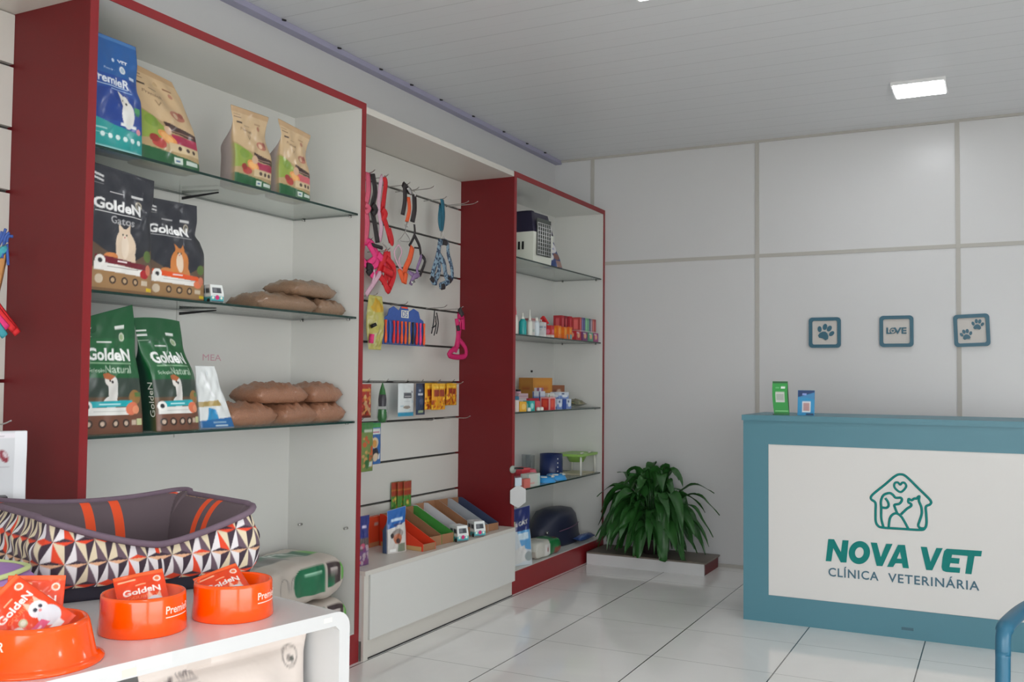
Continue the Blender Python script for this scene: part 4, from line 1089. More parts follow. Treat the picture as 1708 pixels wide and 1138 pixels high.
def sack_lying(topc, sidec, L, D, H, seed, name):
    """full sack on its back: printed top and front side, soft box shape"""
    nx, na = topc.nx, 140; G1 = topc.grid(); G2 = sidec.grid(); v = []; cl_ = []; f = []
    R = random.Random(seed); p0, p1 = R.uniform(0, 6), R.uniform(0, 6)
    for i in range(nx + 1):
        a = 2 * i / nx - 1; sq = (max(0, 1 - abs(a) ** 9)) ** .5
        for k in range(na):
            th = 2 * math.pi * k / na     # 0 = front (-y), pi/2 = top
            cs, sn = math.cos(th), math.sin(th)
            yy = -math.copysign(abs(cs) ** .36, cs) * D / 2; zz = math.copysign(abs(sn) ** .42, sn) * H / 2
            w_ = 1 + .03 * math.sin(6 * a + p0 + 2 * th) + .02 * math.sin(14 * a + p1 - th)
            z = (zz * (.06 + .94 * sq) if zz > 0 else zz * (.06 + .94 * sq)) * w_
            if zz < 0: z = max(z, -H / 2)
            v.append((a * L / 2, yy * (.93 + .07 * sq) * w_, z + H / 2))
            if zz > -H * .2 and -yy > D * .40: u2 = (zz / H + .5); cl_.append(G2[max(0, min(sidec.ny, int(u2 * sidec.ny))), min(sidec.nx, int(i / nx * sidec.nx))])
            elif zz > 0: cl_.append(G1[max(0, min(topc.ny, int((yy / D + .5) * topc.ny))), i])
            elif -yy > D * .40: cl_.append(G2[max(0, min(sidec.ny, int((zz / H + .5) * sidec.ny))), min(sidec.nx, int(i / nx * sidec.nx))])
            else: cl_.append(lin((186, 176, 166)))
    for i in range(nx):
        for k in range(na):
            k2 = (k + 1) % na; f.append((i * na + k, i * na + k2, (i + 1) * na + k2, (i + 1) * na + k)[::-1])
    f.append(tuple(range(na))); f.append(tuple(nx * na + k for k in range(na))[::-1])
    return mesh_obj(name, v, f, cl_, M['film'])
LS = 'litter sacks lying in the near cabinet'
o = sack_lying(c, side_c, .52, .32, .17, 1, 'litter_sack'); put(o, -2.712, 3.195, .1305, 90, 'beige and green litter sack at the bottom of the stack in the near cabinet', 'sack', LS)
o = sack_lying(c, side_c, .52, .32, .185, 2, 'litter_sack'); put(o, -2.715, 3.18, .302, 90, 'beige and green litter sack on top of the stack in the near cabinet', 'sack', LS)

# ================================================================== goods hanging between the cabinets
def strap(g, pts, w=.009, th=.0015, x=.0, k=4, closed=False):
    w *= 1.2 if w < .005 else 2.0 if w < .0115 else 1.6 if w < .0135 else 1.15; th *= 1.3
    tube(g, smooth_path([(x + .006 * math.sin(i * 2.1), p[0], p[1]) for i, p in enumerate(pts)], k, closed), w, 6, closed=closed, r2=th, up=(1, 0, 0))
HX = -2.765
def hang(name, label, cat, parts, hooky, hookz, hl=.14, group=None, x=HX):
    t = thing(name, label, cat, (x, 0, 0), 0, group)
    for pn, m, segs in parts:
        g = bmesh.new()
        for sgm in segs:
            pts, w = sgm[0], sgm[1]; strap(g, pts, w, sgm[2] if len(sgm) > 2 else .0018, sgm[3] if len(sgm) > 3 else 0)
        obj(pn, g, M[m], t)
    return t
l1pink = [(3.854, 2.262), (3.851, 2.165), (3.842, 2.089), (3.854, 2.017), (3.832, 1.91)]
l1blk = [(3.884, 2.262), (3.901, 2.174), (3.893, 2.092), (3.91, 2.01), (3.928, 1.923)]
hang('leash', 'pink and black leashes hanging folded at the left end of the top hooks', 'leash', [('pink_strap', 'strappink', [(l1pink, .011), ([(3.83, 2.10), (3.86, 2.085), (3.84, 2.06)], .014, .006)]), ('black_strap', 'strapblack', [(l1blk, .010, .0018, .006), ([(3.885, 2.11), (3.91, 2.085), (3.89, 2.06)], .016, .007, .006)])], 0, 0)
hang('leash', 'red leash with a pale pink strap, hanging right of the pink and black leashes', 'leash', [('red_strap', 'strapred', [([(3.985, 2.264), (3.999, 2.24), (4.001, 2.161), (3.987, 2.083), (4.015, 2.017), (4.066, 1.947)], .012), ([(4.035, 2.0), (4.06, 1.94), (4.08, 1.96), (4.045, 2.01)], .008, .004), ([(3.975, 2.10), (4.0, 2.08), (3.985, 2.04)], .017, .008)]), ('pale_strap', 'palepink', [([(3.985, 2.264), (3.967, 2.246), (3.964, 2.155), (3.961, 2.078), (3.973, 2.005), (3.97, 1.937)], .009, .0018, -.004)])], 0, 0)
hang('harness', 'hot pink pet harness at the far left of the middle board, under the pink leash', 'harness', [('harness_strap', 'hotpink', [([(3.822, 1.918), (3.882, 1.914), (3.945, 1.868), (3.936, 1.819), (3.865, 1.799), (3.819, 1.835), (3.822, 1.918)], .013, .004), ([(3.945, 1.868), (3.988, 1.837), (3.978, 1.793), (3.927, 1.752), (3.876, 1.777)], .011, .004), ([(3.85, 1.91), (3.90, 1.85), (3.86, 1.81)], .012, .004, .01)]), ('buckle', 'strapblack', [([(3.877, 1.907), (3.96, 1.9)], .005, .004, .012), ([(3.84, 1.796), (3.875, 1.79), (3.855, 1.760)], .012, .006, .01)]), ('pale_strap', 'palepink', [([(3.978, 1.787), (3.918, 1.727), (3.858, 1.657)], .008), ([(3.90, 1.83), (3.91, 1.74), (3.88, 1.67)], .007)])], 0, 0)
hang('harness', 'bright red pet harness in a bundle, right of the hot pink one', 'harness', [('harness_strap', 'strapred', [([(4.029, 1.89), (3.988, 1.84), (3.968, 1.777), (4.006, 1.736), (4.034, 1.695), (4.065, 1.735), (4.053, 1.801), (4.029, 1.89)], .013, .006), ([(4.009, 1.857), (4.069, 1.818), (4.086, 1.768), (4.044, 1.709)], .012, .006, .008), ([(3.975, 1.80), (4.059, 1.777)], .012, .006, .012), ([(4.02, 1.88), (4.03, 1.80), (4.02, 1.72)], .010, .005, -.006)]), ('ring', 'steel', [([(3.99, 1.93), (4.02, 1.90), (3.985, 1.88)], .003, .003)])], 0, 0)
hang('leash', 'folded orange and black leash on the top hooks', 'leash', [('black_strap', 'strapblack', [([(4.181, 2.262), (4.177, 2.176), (4.173, 2.103)], .016, .006), ([(4.165, 2.262), (4.225, 2.235)], .012, .006)]), ('orange_strap', 'straporange', [([(4.205, 2.20), (4.208, 2.134), (4.200, 2.069)], .014, .005, .008)]), ('clasp', 'steel', [([(4.198, 2.07), (4.195, 2.04)], .004, .004, .008), ([(4.19, 2.25), (4.22, 2.22)], .007, .004, .012)])], 0, 0)
hang('leash', 'narrow dark grey folded leash right of the orange and black one', 'leash', [('strap', 'strapblack', [([(4.274, 2.222), (4.270, 2.144), (4.266, 2.079)], .011, .005)]), ('clasp', 'steel', [([(4.272, 2.25), (4.274, 2.215)], .003, .003)])], 0, 0)
hang('harness', 'orange harness with a thin pale loop, hanging below the orange leash', 'harness', [('wire_hanger', 'steel', [([(4.191, 2.055), (4.186, 2.017), (4.137, 1.96)], .002, .002), ([(4.186, 2.017), (4.228, 1.972), (4.137, 1.962)], .002, .002)]), ('pale_strap', 'palepink', [([(4.132, 1.94), (4.155, 1.906), (4.145, 1.858), (4.163, 1.813), (4.118, 1.839), (4.1, 1.899), (4.132, 1.94)], .004, .002)]), ('orange_strap', 'straporange', [([(4.263, 1.945), (4.23, 1.877), (4.203, 1.817), (4.181, 1.746)], .011, .003), ([(4.140, 1.815), (4.176, 1.752)], .017, .004), ([(4.20, 1.80), (4.18, 1.745)], .016, .004, .004)])], 0, 0)
hang('harness', 'purple and black harness hanging right of the orange harness', 'harness', [('black_strap', 'strapblack', [([(4.278, 2.068), (4.273, 2.01), (4.24, 1.948)], .005), ([(4.279, 2.011), (4.322, 1.959), (4.353, 1.917)], .006), ([(4.281, 1.944), (4.328, 1.946)], .004), ([(4.353, 1.911), (4.380, 1.881), (4.345, 1.80)], .006)]), ('purple_strap', 'strappurple', [([(4.353, 1.911), (4.33, 1.879), (4.319, 1.83), (4.332, 1.792)], .006), ([(4.314, 1.797), (4.273, 1.786), (4.256, 1.744)], .014, .004), ([(4.28, 1.80), (4.25, 1.80), (4.235, 1.815)], .006)]), ('ring', 'steel', [([(4.258, 1.765), (4.262, 1.752)], .012, .003, .006)])], 0, 0)
hang('harness', 'blue camouflage harness with a teal leash loop, rightmost on the top hooks', 'harness', [('teal_loop', 'strapteal', [([(4.558, 2.25), (4.560, 2.21), (4.582, 2.16), (4.556, 2.083), (4.528, 2.132), (4.556, 2.215)], .010, .003)]), ('wire_hanger', 'steel', [([(4.555, 2.09), (4.540, 2.026)], .0018, .0018), ([(4.555, 2.09), (4.582, 2.026)], .0018, .0018)]), ('harness_strap', 'camoblue', [([(4.543, 2.021), (4.513, 1.933), (4.484, 1.84), (4.466, 1.786), (4.504, 1.783)], .010, .003), ([(4.544, 2.007), (4.609, 2.012), (4.643, 1.949), (4.671, 1.884), (4.666, 1.819), (4.601, 1.779), (4.543, 1.763)], .009, .003), ([(4.526, 1.935), (4.572, 1.89), (4.613, 1.827), (4.646, 1.81)], .011, .003, .004), ([(4.526, 1.918), (4.529, 1.85), (4.509, 1.792)], .017, .003)]), ('buckle', 'strapblack', [([(4.56, 2.012), (4.60, 2.01)], .008, .005, .005), ([(4.45, 1.80), (4.475, 1.783)], .008, .005), ([(4.56, 1.757), (4.59, 1.765)], .008, .005), ([(4.63, 1.82), (4.66, 1.80)], .008, .005)])], 0, 0)
hang('harness', 'magenta fabric harness hanging against the red panel of the far cabinet', 'harness', [('harness_strap', 'magenta', [([(4.70, 1.605), (4.742, 1.60), (4.739, 1.564), (4.713, 1.508), (4.690, 1.44), (4.675, 1.40)], .015, .006), ([(4.681, 1.425), (4.59, 1.385), (4.683, 1.372), (4.785, 1.38), (4.777, 1.428), (4.714, 1.477)], .014, .006), ([(4.69, 1.59), (4.70, 1.50), (4.685, 1.40)], .018, .006, -.004), ([(4.75, 1.60), (4.745, 1.53)], .016, .004, .004)]), ('buckle', 'strapblack', [([(4.705, 1.645), (4.735, 1.61)], .018, .006, .004), ([(4.675, 1.55), (4.68, 1.52)], .008, .006, .012)])], 0, 0, x=-2.735)
g = bmesh.new()
for k, (a, b) in enumerate((((4.445, 1.63), (4.425, 1.50)), ((4.452, 1.60), (4.445, 1.49)), ((4.455, 1.62), (4.465, 1.50)), ((4.44, 1.57), (4.41, 1.53)))): strap(g, [a, ((a[0] + b[0]) / 2 + .006 * (k - 1), (a[1] + b[1]) / 2), b], .004, .002, .004 * k)
o = obj('chain_collar', g, M['darksteel']); o.location = (HX - .06 + .0, .145, 0); tag(o, 'bunch of thin dark metal chains hanging between the blue card and the magenta harness', 'collar')
# hooks behind the hanging goods
HG = 'wire hooks on the slatted board'
for i, (y, z, L_, lb) in enumerate(((3.869, 2.262, .15, 'wire hook holding the pink and black leashes'), (3.985, 2.262, .15, 'wire hook holding the red leash'), (4.19, 2.262, .15, 'wire hook holding the orange and black leash'), (4.272, 2.25, .15, 'wire hook holding the narrow dark leash'), (4.33, 2.262, .21, 'empty wire hook right of the narrow dark leash'), (4.558, 2.25, .15, 'wire hook holding the camouflage harness'), (4.80, 2.258, .215, 'long empty wire hook by the red panel, the right one at the top'), (4.72, 2.248, .20, 'long empty wire hook by the red panel, the left one at the top'),
    (3.872, 1.925, .14, 'wire hook holding the hot pink harness'), (4.025, 1.895, .14, 'wire hook holding the bright red harness'), (4.72, 1.645, .17, 'wire hook holding the magenta harness'), (4.59, 1.645, .14, 'wire hook holding the dark chains'), (4.24, 1.638, .11, 'wire hook holding the blue toothbrush card'), (3.94, 1.66, .13, 'wire hook holding the yellow toy'),
    (3.88, 1.229, .13, 'wire hook holding the red snack packet'), (4.055, 1.229, .12, 'wire hook holding the green toy'), (4.27, 1.229, .1, 'wire hook holding the white pouch'), (4.42, 1.229, .1, 'wire hook holding the navy pouch'), (4.50, 1.229, .16, 'wire hook holding the first yellow snack packets'), (4.70, 1.229, .13, 'wire hook holding the last yellow snack packets'), (4.80, 1.218, .13, 'wire hook with a bent tip against the red panel, below the magenta harness'), (4.80, 1.022, .18, 'long wire hook against the red panel, below the yellow snacks'), (4.55, 1.015, .09, 'short wire hook below the yellow snack packets'), (3.79, 1.04, .16, 'wire hook holding the green and blue card packs at the left'))):
    hook(y, z, L_, lb)

# blue card of toothbrushes
t = thing('toothbrush_card', 'blue shaped card with a row of red and orange toothbrushes, middle board', 'card', (-2.80, 4.247, 1.423), 90)
pts = [(-.195, .0), (.195, 0), (.2, .115), (.185, .14), (.155, .15), (.14, .185), (.09, .2), (.045, .18), (.03, .205), (-.03, .205), (-.05, .18), (-.1, .2), (-.14, .185), (-.155, .15), (-.19, .135), (-.2, .10)]
g = bmesh.new(); prism(g, pts, 'y', 0, .003); obj('backing_card', g, M['fabblue'], t)
g = bmesh.new(); box(g, -.03, .03, -.001, -.0002, .195, .203); obj('header_patch', g, M['faborange'], t)
g = bmesh.new(); box(g, -.03, .04, -.0012, -.0002, .145, .185); obj('price_patch', g, M['plasticwhite'], t)
o = text_obj('price_digits', 'DS', .05, .03, .0006, M['fabblue'], t); o.location = (-.022, -.0014, .150)
bc_ = ['faborange', 'fabblue', 'fabred', 'fabred', 'faborange', 'faborange', 'fabtan', 'strapblack', 'fabred', 'hotpink', 'faborange']
for i in range(11):
    x = -.182 + i * .0365; g = bmesh.new()
    tube(g, smooth_path([(x, -.008, .006), (x, -.009, .05), (x + .002 * (i % 3), -.008, .09), (x, -.008, .125)], 3), [.004, .0075, .008, .007, .0055, .005, .005, .0055, .0065, .007][:10], 8)
    obj('toothbrush', g, M[bc_[i]], t)
g = bmesh.new()
for i in range(11): box(g, -.190 + i * .0365, -.172 + i * .0365, -.0165, -.001, .002, .014)
g.free()
g = B((-.19, .195, -.018, -.0005, .001, .010)); obj('blister_tray', g, M['clear'], t)
# white and colour pouches hanging in a row
def flatpack(name, y, zt, w, h, cv, label, cat, x=-2.80, d=.018, grp=None, rot=90, seed=3):
    o = pouch(name, cv, d, tuple(int(255 * min(1, v ** .45)) for v in cv.a[2, 2]), kind='pillow', wr=.003, seed=seed)
    return put(o, x, y, zt - h, rot, label, cat, grp)
c = Cv(.15, .175, 40, 46, (220, 226, 226)).rect(0, 0, 1, .13, (58, 152, 186)).rect(.28, .55, .78, .72, (78, 82, 90)).rect(.34, .6, .72, .62, (190, 190, 190)).rect(.3, .45, .7, .46, (170, 180, 185)).ell(.5, .28, .22, .05, (150, 140, 130)).rect(.1, .3, .3, .33, (120, 170, 190)).rect(.35, .18, .75, .2, (120, 190, 206)).dot(.84, .74, .006, (90, 94, 110)).rect(.8, .4, .93, .5, (190, 205, 210))
flatpack('snack_pouch', 4.272, 1.222, .15, .175, c, 'white hanging pouch with a blue foot, in the row of snack packs', 'snack pack')
c = Cv(.09, .17, 24, 46, (48, 62, 88)).rect(.15, .62, .6, .68, (190, 196, 206)).rect(.2, .74, .45, .8, (160, 170, 190)).rect(.2, .06, .8, .14, (170, 190, 150)).ell(.5, .42, .25, .1, (78, 92, 120))
flatpack('snack_pouch', 4.415, 1.222, .09, .17, c, 'dark navy hanging pouch right of the white one', 'snack pack')
def yel(seed, w=.085, h=.14):
    c = Cv(w, h, 26, 40, (226, 158, 30)); R = random.Random(seed)
    c.rect(0, .8, 1, 1, (232, 176, 40)).rect(.2, .5, .8, .76, (150, 56, 34)).specks(0, .05, 1, .5, [(206, 104, 30), (176, 84, 30), (240, 190, 60), (150, 60, 30)], .008, 26, seed); c.rect(.25, .82, .8, .88, (246, 210, 90)); return c
for i, (y, x, zt) in enumerate(((4.475, -2.78, 1.224), (4.50, -2.755, 1.222), (4.535, -2.79, 1.224), (4.56, -2.76, 1.222), (4.66, -2.80, 1.222), (4.70, -2.785, 1.224), (4.755, -2.80, 1.222))):
    flatpack('snack_packet', y, zt, .085, .145 if i < 4 else .125, yel(i + 3, .085, .145 if i < 4 else .125), 'yellow and brown snack packet, number %s from the left in the yellow row' % ('first', 'second', 'third', 'fourth', 'fifth', 'sixth', 'last')[i] if i else 'yellow and brown snack packet touching the navy pouch', 'snack pack', x, .016, 'yellow snack packets on the hooks', 90 + (i % 3 - 1) * 5, i)
c = Cv(.09, .165, 26, 46, (170, 50, 34)).specks(0, .1, 1, .9, [(200, 120, 50), (120, 50, 30), (214, 170, 110), (180, 60, 40)], .009, 40, 4).rect(.1, .78, .9, .86, (210, 150, 60)).poly([(.2, .4), (.8, .1), (.9, .2), (.3, .5)], (196, 150, 110)).rect(0, 0, 1, .06, (90, 40, 30))
flatpack('snack_packet', 3.862, 1.224, .11, .17, c, 'reddish brown snack packet at the left end of the row, beside the near cabinet', 'snack pack', -2.765)
t = thing('chew_toy', 'green bottle shaped chew toy hanging left of the white pouch', 'toy', (-2.80, 4.055, 1.02))
g = bmesh.new(); lathe(g, [(0, 0), (.022, .004), (.03, .03), (.028, .07), (.02, .12)], 20); obj('toy_body', g, M['clear'], t)
g = bmesh.new(); lathe(g, [(0, .002), (.018, .006), (.024, .03), (.021, .07)], 20); obj('toy_filling', g, mat('toy_green', (60, 120, 66), .3), t)
g = bmesh.new(); lathe(g, [(.019, .085), (.021, .12), (.018, .145), (.0, .146)], 20); obj('label_band', g, mat('toy_band', (66, 64, 70), .4), t)
g = bmesh.new(); lathe(g, [(.018, .1455), (.013, .17), (.004, .2), (0, .208)], 20); obj('toy_neck', g, mat('toy_neck', (52, 110, 56), .3), t)
# yellow plush toy in a bag
t = thing('plush_toy', 'pale yellow toy in a clear bag hanging beside the near cabinet', 'toy', (-2.77, 3.94, 1.39))
c = Cv(.15, .27, 40, 60, (190, 182, 96)).poly([(.1, .78), (.5, .98), (.9, .80), (.8, .7), (.2, .68)], (206, 164, 40)).specks(0, 0, 1, .7, [(200, 192, 120), (176, 170, 84), (206, 200, 140)], .012, 40, 8).rect(.2, .1, .4, .3, (200, 196, 150))
o = pouch('toy_body', c, .05, (180, 174, 96), kind='pillow', wr=.006, seed=12, parent=t, wid=lambda v: .7 + .3 * math.sin(v * 3)); o.rotation_euler = (0, 0, math.radians(90))
g = bmesh.new(); tube(g, [(.028, -.06, .125), (.034, -.055, .11)], .016, 10); obj('toy_nose', g, M['black'], t)
g = bmesh.new(); tube(g, [(.02, -.062, .03), (.025, -.06, .075)], .012, 8); obj('toy_tongue', g, M['hotpink'], t)
# card packs hanging at the left
c = Cv(.10, .235, 26, 56, (60, 120, 62)).rect(0, 0, 1, .8, (112, 134, 70)).specks(.1, .1, .9, .7, [(190, 150, 90), (60, 110, 60), (180, 180, 120), (190, 90, 50)], .012, 30, 2).rect(.2, .8, .9, .86, (190, 200, 180)).rect(.6, .1, .9, .2, (210, 220, 210))
flatpack('treat_pack', 3.80, 1.035, .09, .235, c, 'green hanging treat pack half hidden by the near cabinet', 'snack pack', -2.71, .02)
c = Cv(.105, .205, 30, 56, (52, 104, 168)).rect(0, .88, 1, 1, (60, 140, 70)).rect(.08, .72, .92, .86, (214, 218, 214)).rect(.2, .76, .8, .79, (190, 90, 120)).ell(.4, .52, .28, .13, (216, 196, 160)).ell(.36, .5, .16, .09, (196, 140, 70)).ell(.45, .26, .26, .14, (46, 44, 52)).ell(.5, .17, .2, .1, (206, 186, 160)).rect(.72, .12, .88, .25, (220, 226, 230))
flatpack('treat_pack', 3.928, 1.028, .105, .205, c, 'blue and green hanging treat pack with a dog picture, right of the green one', 'snack pack', -2.755, .02)

# ---- goods on the plinth box
PZ = .3955
c = Cv(.12, .215, 36, 64, (206, 202, 198)).poly([(0, .56), (1, .66), (1, 1), (0, 1)], (34, 96, 170)).rect(.2, .72, .8, .78, (190, 214, 236)).rect(.3, .62, .75, .66, (60, 60, 110)).ell(.5, .44, .3, .10, (150, 142, 138)).ell(.5, .32, .22, .12, (176, 104, 74)).ell(.52, .27, .1, .06, (60, 40, 40)).rect(.1, .04, .4, .10, (236, 236, 234)).rect(.5, .02, .9, .2, (120, 130, 112)).ell(.22, .4, .1, .06, (60, 54, 56))
o = pouch('treat_pouch', c, .05, (60, 90, 140), seed=4, wr=.006, warp=lambda t, v: (0, .01 * v, .008 * t * v)); put(o, -2.652, 3.965, PZ, 74, 'blue topped treat pouch with a dog picture standing at the front of the plinth box', 'snack pack')
c = Cv(.08, .225, 24, 60, (110, 70, 120)).rect(0, .55, 1, 1, (44, 50, 120)).rect(0, .3, 1, .55, (90, 76, 76)).specks(0, 0, 1, .4, [(190, 80, 110), (120, 60, 110), (170, 150, 160)], .01, 20, 2).rect(.3, .75, .7, .8, (200, 190, 220))
o = pouch('treat_pouch', c, .04, (60, 50, 90), seed=7, wr=.005); put(o, -2.605, 3.618, PZ, 86, 'blue and purple treat pouch on the plinth box, against the near cabinet', 'snack pack')
for i, (dy, dx, lb) in enumerate(((0, 0, 'left'), (.045, -.012, 'middle'), (.09, .004, 'right'))):
    c = Cv(.075, .30, 20, 60, (84, 140, 60)).rect(0, .75, 1, 1, (166, 66, 48)).specks(0, .1, 1, .7, [(206, 160, 50), (170, 60, 50), (60, 120, 50), (210, 190, 90)], .009, 34, i + 5).rect(.3, .35, .45, .5, (230, 236, 200)).rect(0, .84, 1, .87, (190, 120, 60))
    o = pouch('stick_packet', c, .009, (80, 110, 56), kind='pillow', seed=i, wr=.003); put(o, -2.878 + .0125 * i, 4.30 + dy * .9, PZ, 90, 'tall green and red stick packet at the plinth back, %s of three' % lb, 'snack pack', 'green and red stick packets')
# slanted open display cartons
def tray(x, y, w, d, hb, hf, rot, mside, minner, label, tint=None, base=.0, name='display_carton', strip=None):
    t = thing(name, label, 'display box', (x, y, PZ), rot, 'slanted open display cartons on the plinth box')
    th = .0025; P = [(-d / 2, 0), (d / 2, 0), (d / 2, hb), (d / 2 - .03, hb), (-d / 2, hf)]
    for sx in (-1, 1):
        g = bmesh.new(); prism(g, P, 'x', sx * (w / 2) - (th if sx > 0 else 0), sx * (w / 2) + (0 if sx > 0 else th)); obj('side_wall', g, mside, t)
    g = B((-w / 2 + th, w / 2 - th, -d / 2, -d / 2 + th, 0, hf), (-w / 2 + th, w / 2 - th, d / 2 - th, d / 2, 0, hb), (-w / 2 + th, w / 2 - th, -d / 2 + th, d / 2 - th, 0, th)); obj('tray_wall', g, minner, t)
    if strip:
        g = B((-w / 2 - .0006, -w / 2 - .0001, -d / 2 + .01, d / 2 - .01, 0, .022)); obj('printed_band', g, strip, t)
    return t
card = mat('brown_card', (156, 112, 80), .7, noise=.1, nscale=20); cgreen = mat('card_green', (70, 150, 66), .5); cred = mat('card_red', (226, 66, 36), .5); cwhite = mat('card_white', (206, 208, 212), .45); cbeige = mat('card_beige', (206, 166, 110), .5); cgrey = mat('card_grey', (170, 176, 182), .5); cblue = mat('card_blue', (62, 74, 104), .5)
tray(-2.675, 4.112, .098, .29, .16, .035, 82, cred, card, 'red sided slanted carton with a beige band, first in the row from the left', strip=cbeige)
tray(-2.705, 4.232, .10, .27, .165, .05, 82, card, card, 'slanted carton with a green inner flap, second in the row')
tray(-2.70, 4.34, .10, .28, .165, .05, 82, cgreen, card, 'green sided slanted carton left of the first little van box')
tray(-2.71, 4.46, .10, .28, .168, .05, 82, cwhite, card, 'white sided slanted carton behind the first little van box')
tray(-2.71, 4.575, .10, .28, .17, .05, 82, card, card, 'plain brown slanted carton behind the second little van box')
tray(-2.70, 4.70, .11, .30, .165, .045, 80, cgrey, card, 'grey sided slanted carton right of the second little van box')
tray(-2.70, 4.83, .10, .30, .16, .04, 80, cblue, card, 'dark blue fronted slanted carton next to the red panel, last in the row')
c = Cv(.08, .125, 20, 30, (216, 74, 40)).rect(0, 0, 1, .15, (190, 130, 90)).rect(.4, .7, .7, .8, (180, 160, 150))
o = carton('treat_box', .11, .03, .15, c, base=(206, 80, 50)); put(o, -2.845, 4.055, PZ, 90, 'plain orange red upright box behind the blue topped treat pouch', 'box')
o['label'] = 'orange red upright box behind the blue topped treat pouch'
R = random.Random(3)
for i, (x, y, cc, w_) in enumerate(((-2.76, 4.105, 'fabred', 'red'), (-2.72, 4.225, 'fabtan', 'brown'), (-2.78, 4.225, 'green', 'green'), (-2.74, 4.34, 'fabtan', 'tan'), (-2.74, 4.46, 'camoblue', 'grey blue'), (-2.74, 4.70, 'camoblue', 'slate'), (-2.74, 4.83, 'fabtan', 'sand'))):
    c = Cv(.06, .1, 14, 20, {'fabred': (90, 160, 80), 'fabtan': (170, 130, 90), 'green': (60, 150, 70), 'camoblue': (130, 140, 160)}[cc]).specks(0, 0, 1, 1, [(200, 190, 170), (90, 80, 70), (180, 60, 50)], .007, 8, i)
    o = pouch('treat_stick', c, .03, (150, 130, 100), kind='pillow', seed=i, wr=.003); put(o, x, y, PZ + .004, 85, '%s wrapped treat inside the slanted display carton at that spot in the row' % w_, 'snack pack', None, lean=32)
    o['label'] = ('green wrapped treat in the red sided carton', 'brown wrapped treat at the front of the second carton', 'bright green wrapped treat at the back of the second carton', 'tan wrapped treat in the green sided carton', 'grey blue wrapped treat in the white sided carton', 'slate wrapped treat in the grey sided carton', 'sand coloured wrapped treat in the carton next to the red panel')[i]

# ================================================================== goods in the far cabinet
S1, S2, S3, S4, SB = 1.9775, 1.5185, 1.0545, .5925, .1305
# pet carrier
t = thing('pet_carrier', 'pet carrier with dark top, white base and wire door on the top shelf', 'pet carrier', (-2.737, 5.49, S1 + .001), 86)
g = bmesh.new(); box(g, -.13, .13, -.17, .155, 0, .195); 
for v_ in g.verts:
    if v_.co.z < .01: v_.co.x *= .9; v_.co.y *= .94
obj('base_shell', g, M['carrierwhite'], t, bevel=.025, seg=3)
g = bmesh.new(); box(g, -.132, .132, -.168, .157, .196, .325)
for v_ in g.verts:
    if v_.co.z > .3: v_.co.x *= .80; v_.co.y = v_.co.y * .86 + .005
obj('top_shell', g, M['carrierdark'], t, bevel=.022, seg=3)
g = bmesh.new(); tube(g, smooth_path([(0, -.09, .322), (0, -.08, .345), (0, .06, .345), (0, .07, .322)], 4), .012, 8, r2=.007); obj('carry_handle', g, M['carrierdark'], t)
g = bmesh.new()
for i in range(7): tube(g, [(-.084 + .028 * i, -.177, .055), (-.084 + .028 * i, -.177, .235), (-.078 + .026 * i, -.166, .285)], .0025, 6)
for k in range(9): tube(g, [(-.088, -.177, .06 + .0245 * k), (.088, -.177, .06 + .0245 * k)], .0022, 6)
obj('wire_door', g, M['wire'], t)
g = bmesh.new(); box(g, -.09, .09, -.1735, -.1705, .05, .285); obj('door_opening', g, mat('carrier_inside', (84, 88, 84), .7), t)
for i in range(4):
    g = bmesh.new(); box(g, -.1325, -.1285, -.10 + i * .028, -.088 + i * .028, .085, .135); obj('vent', g, M['black'], t)
c = Cv(.14, .19, 40, 50, (44, 66, 118)).ell(.45, .8, .55, .26, (216, 214, 216)).rect(.1, .82, .7, .86, (196, 110, 120)).rect(.2, .7, .8, .78, (150, 156, 190)).dot(.45, .42, .025, (216, 218, 220)).ell(.8, .45, .18, .12, (120, 80, 72)).rect(.7, 0, 1, .3, (150, 120, 112)).rect(0, 0, 1, .05, (40, 60, 110))
o = pouch('pet_food_bag', c, .06, (196, 190, 180), seed=21, wr=.005, warp=lambda t, v: (-.03 * v, .03 * v, -.02 * v * abs(t)), wid=lambda v: 1 - .35 * v * v); put(o, -2.62, 5.72, S1, 52, 'small navy and white food bag leaning beside the pet carrier', 'pet food bag')

def bottle(x, y, z, r, hb, hc, mb, mc, label, nz=.25, spec='bottle'):
    t = thing('bottle', label, 'bottle', (x, y, z), 0, 'small bottles on the far cabinet shelf')
    g = bmesh.new(); lathe(g, [(0, 0), (r * .95, 0), (r, .004), (r, hb * .82), (r * .55, hb), (0, hb)], 20); obj('bottle_body', g, mb, t)
    g = bmesh.new(); lathe(g, [(r * .52, hb + .0003), (r * .5, hb + hc * .25), (r * nz, hb + hc * .4), (r * nz * .7, hb + hc), (0, hb + hc)], 16); obj('bottle_cap', g, mc, t)
W_ = M['plasticwhite']
bottle(-2.61, 5.165, S2, .022, .12, .05, W_, M['pinkplastic'], 'tall white bottle at the left end, half behind the red panel', .5)
bottle(-2.60, 5.255, S2, .024, .10, .038, mat('bottle_teal', (34, 160, 160), .3), W_, 'teal bottle with a white nozzle cap')
bottle(-2.605, 5.365, S2, .017, .10, .065, W_, W_, 'slim white bottle with a long white nozzle, right of the teal one')
bottle(-2.60, 5.455, S2, .018, .10, .022, mat('bottle_pale', (206, 216, 222), .3), W_, 'pale grey white bottle with a flat cap among the white boxes', .6)
def small(x, y, z, w, d, h, col, label, rot=90, deco=None, grp=None, side=None, name='medicine_box', cat='box'):
    c = Cv(w, h, 14, 14, col); l = Cv(d, h, 14, 14, side or col)
    for q in (c, l):
        if deco: deco(q)
    o = carton(name, w, d, h, c, l, base=col)
    return put(o, x, y, z, rot, label, cat, grp)
MG = 'small boxed goods in the far cabinet'
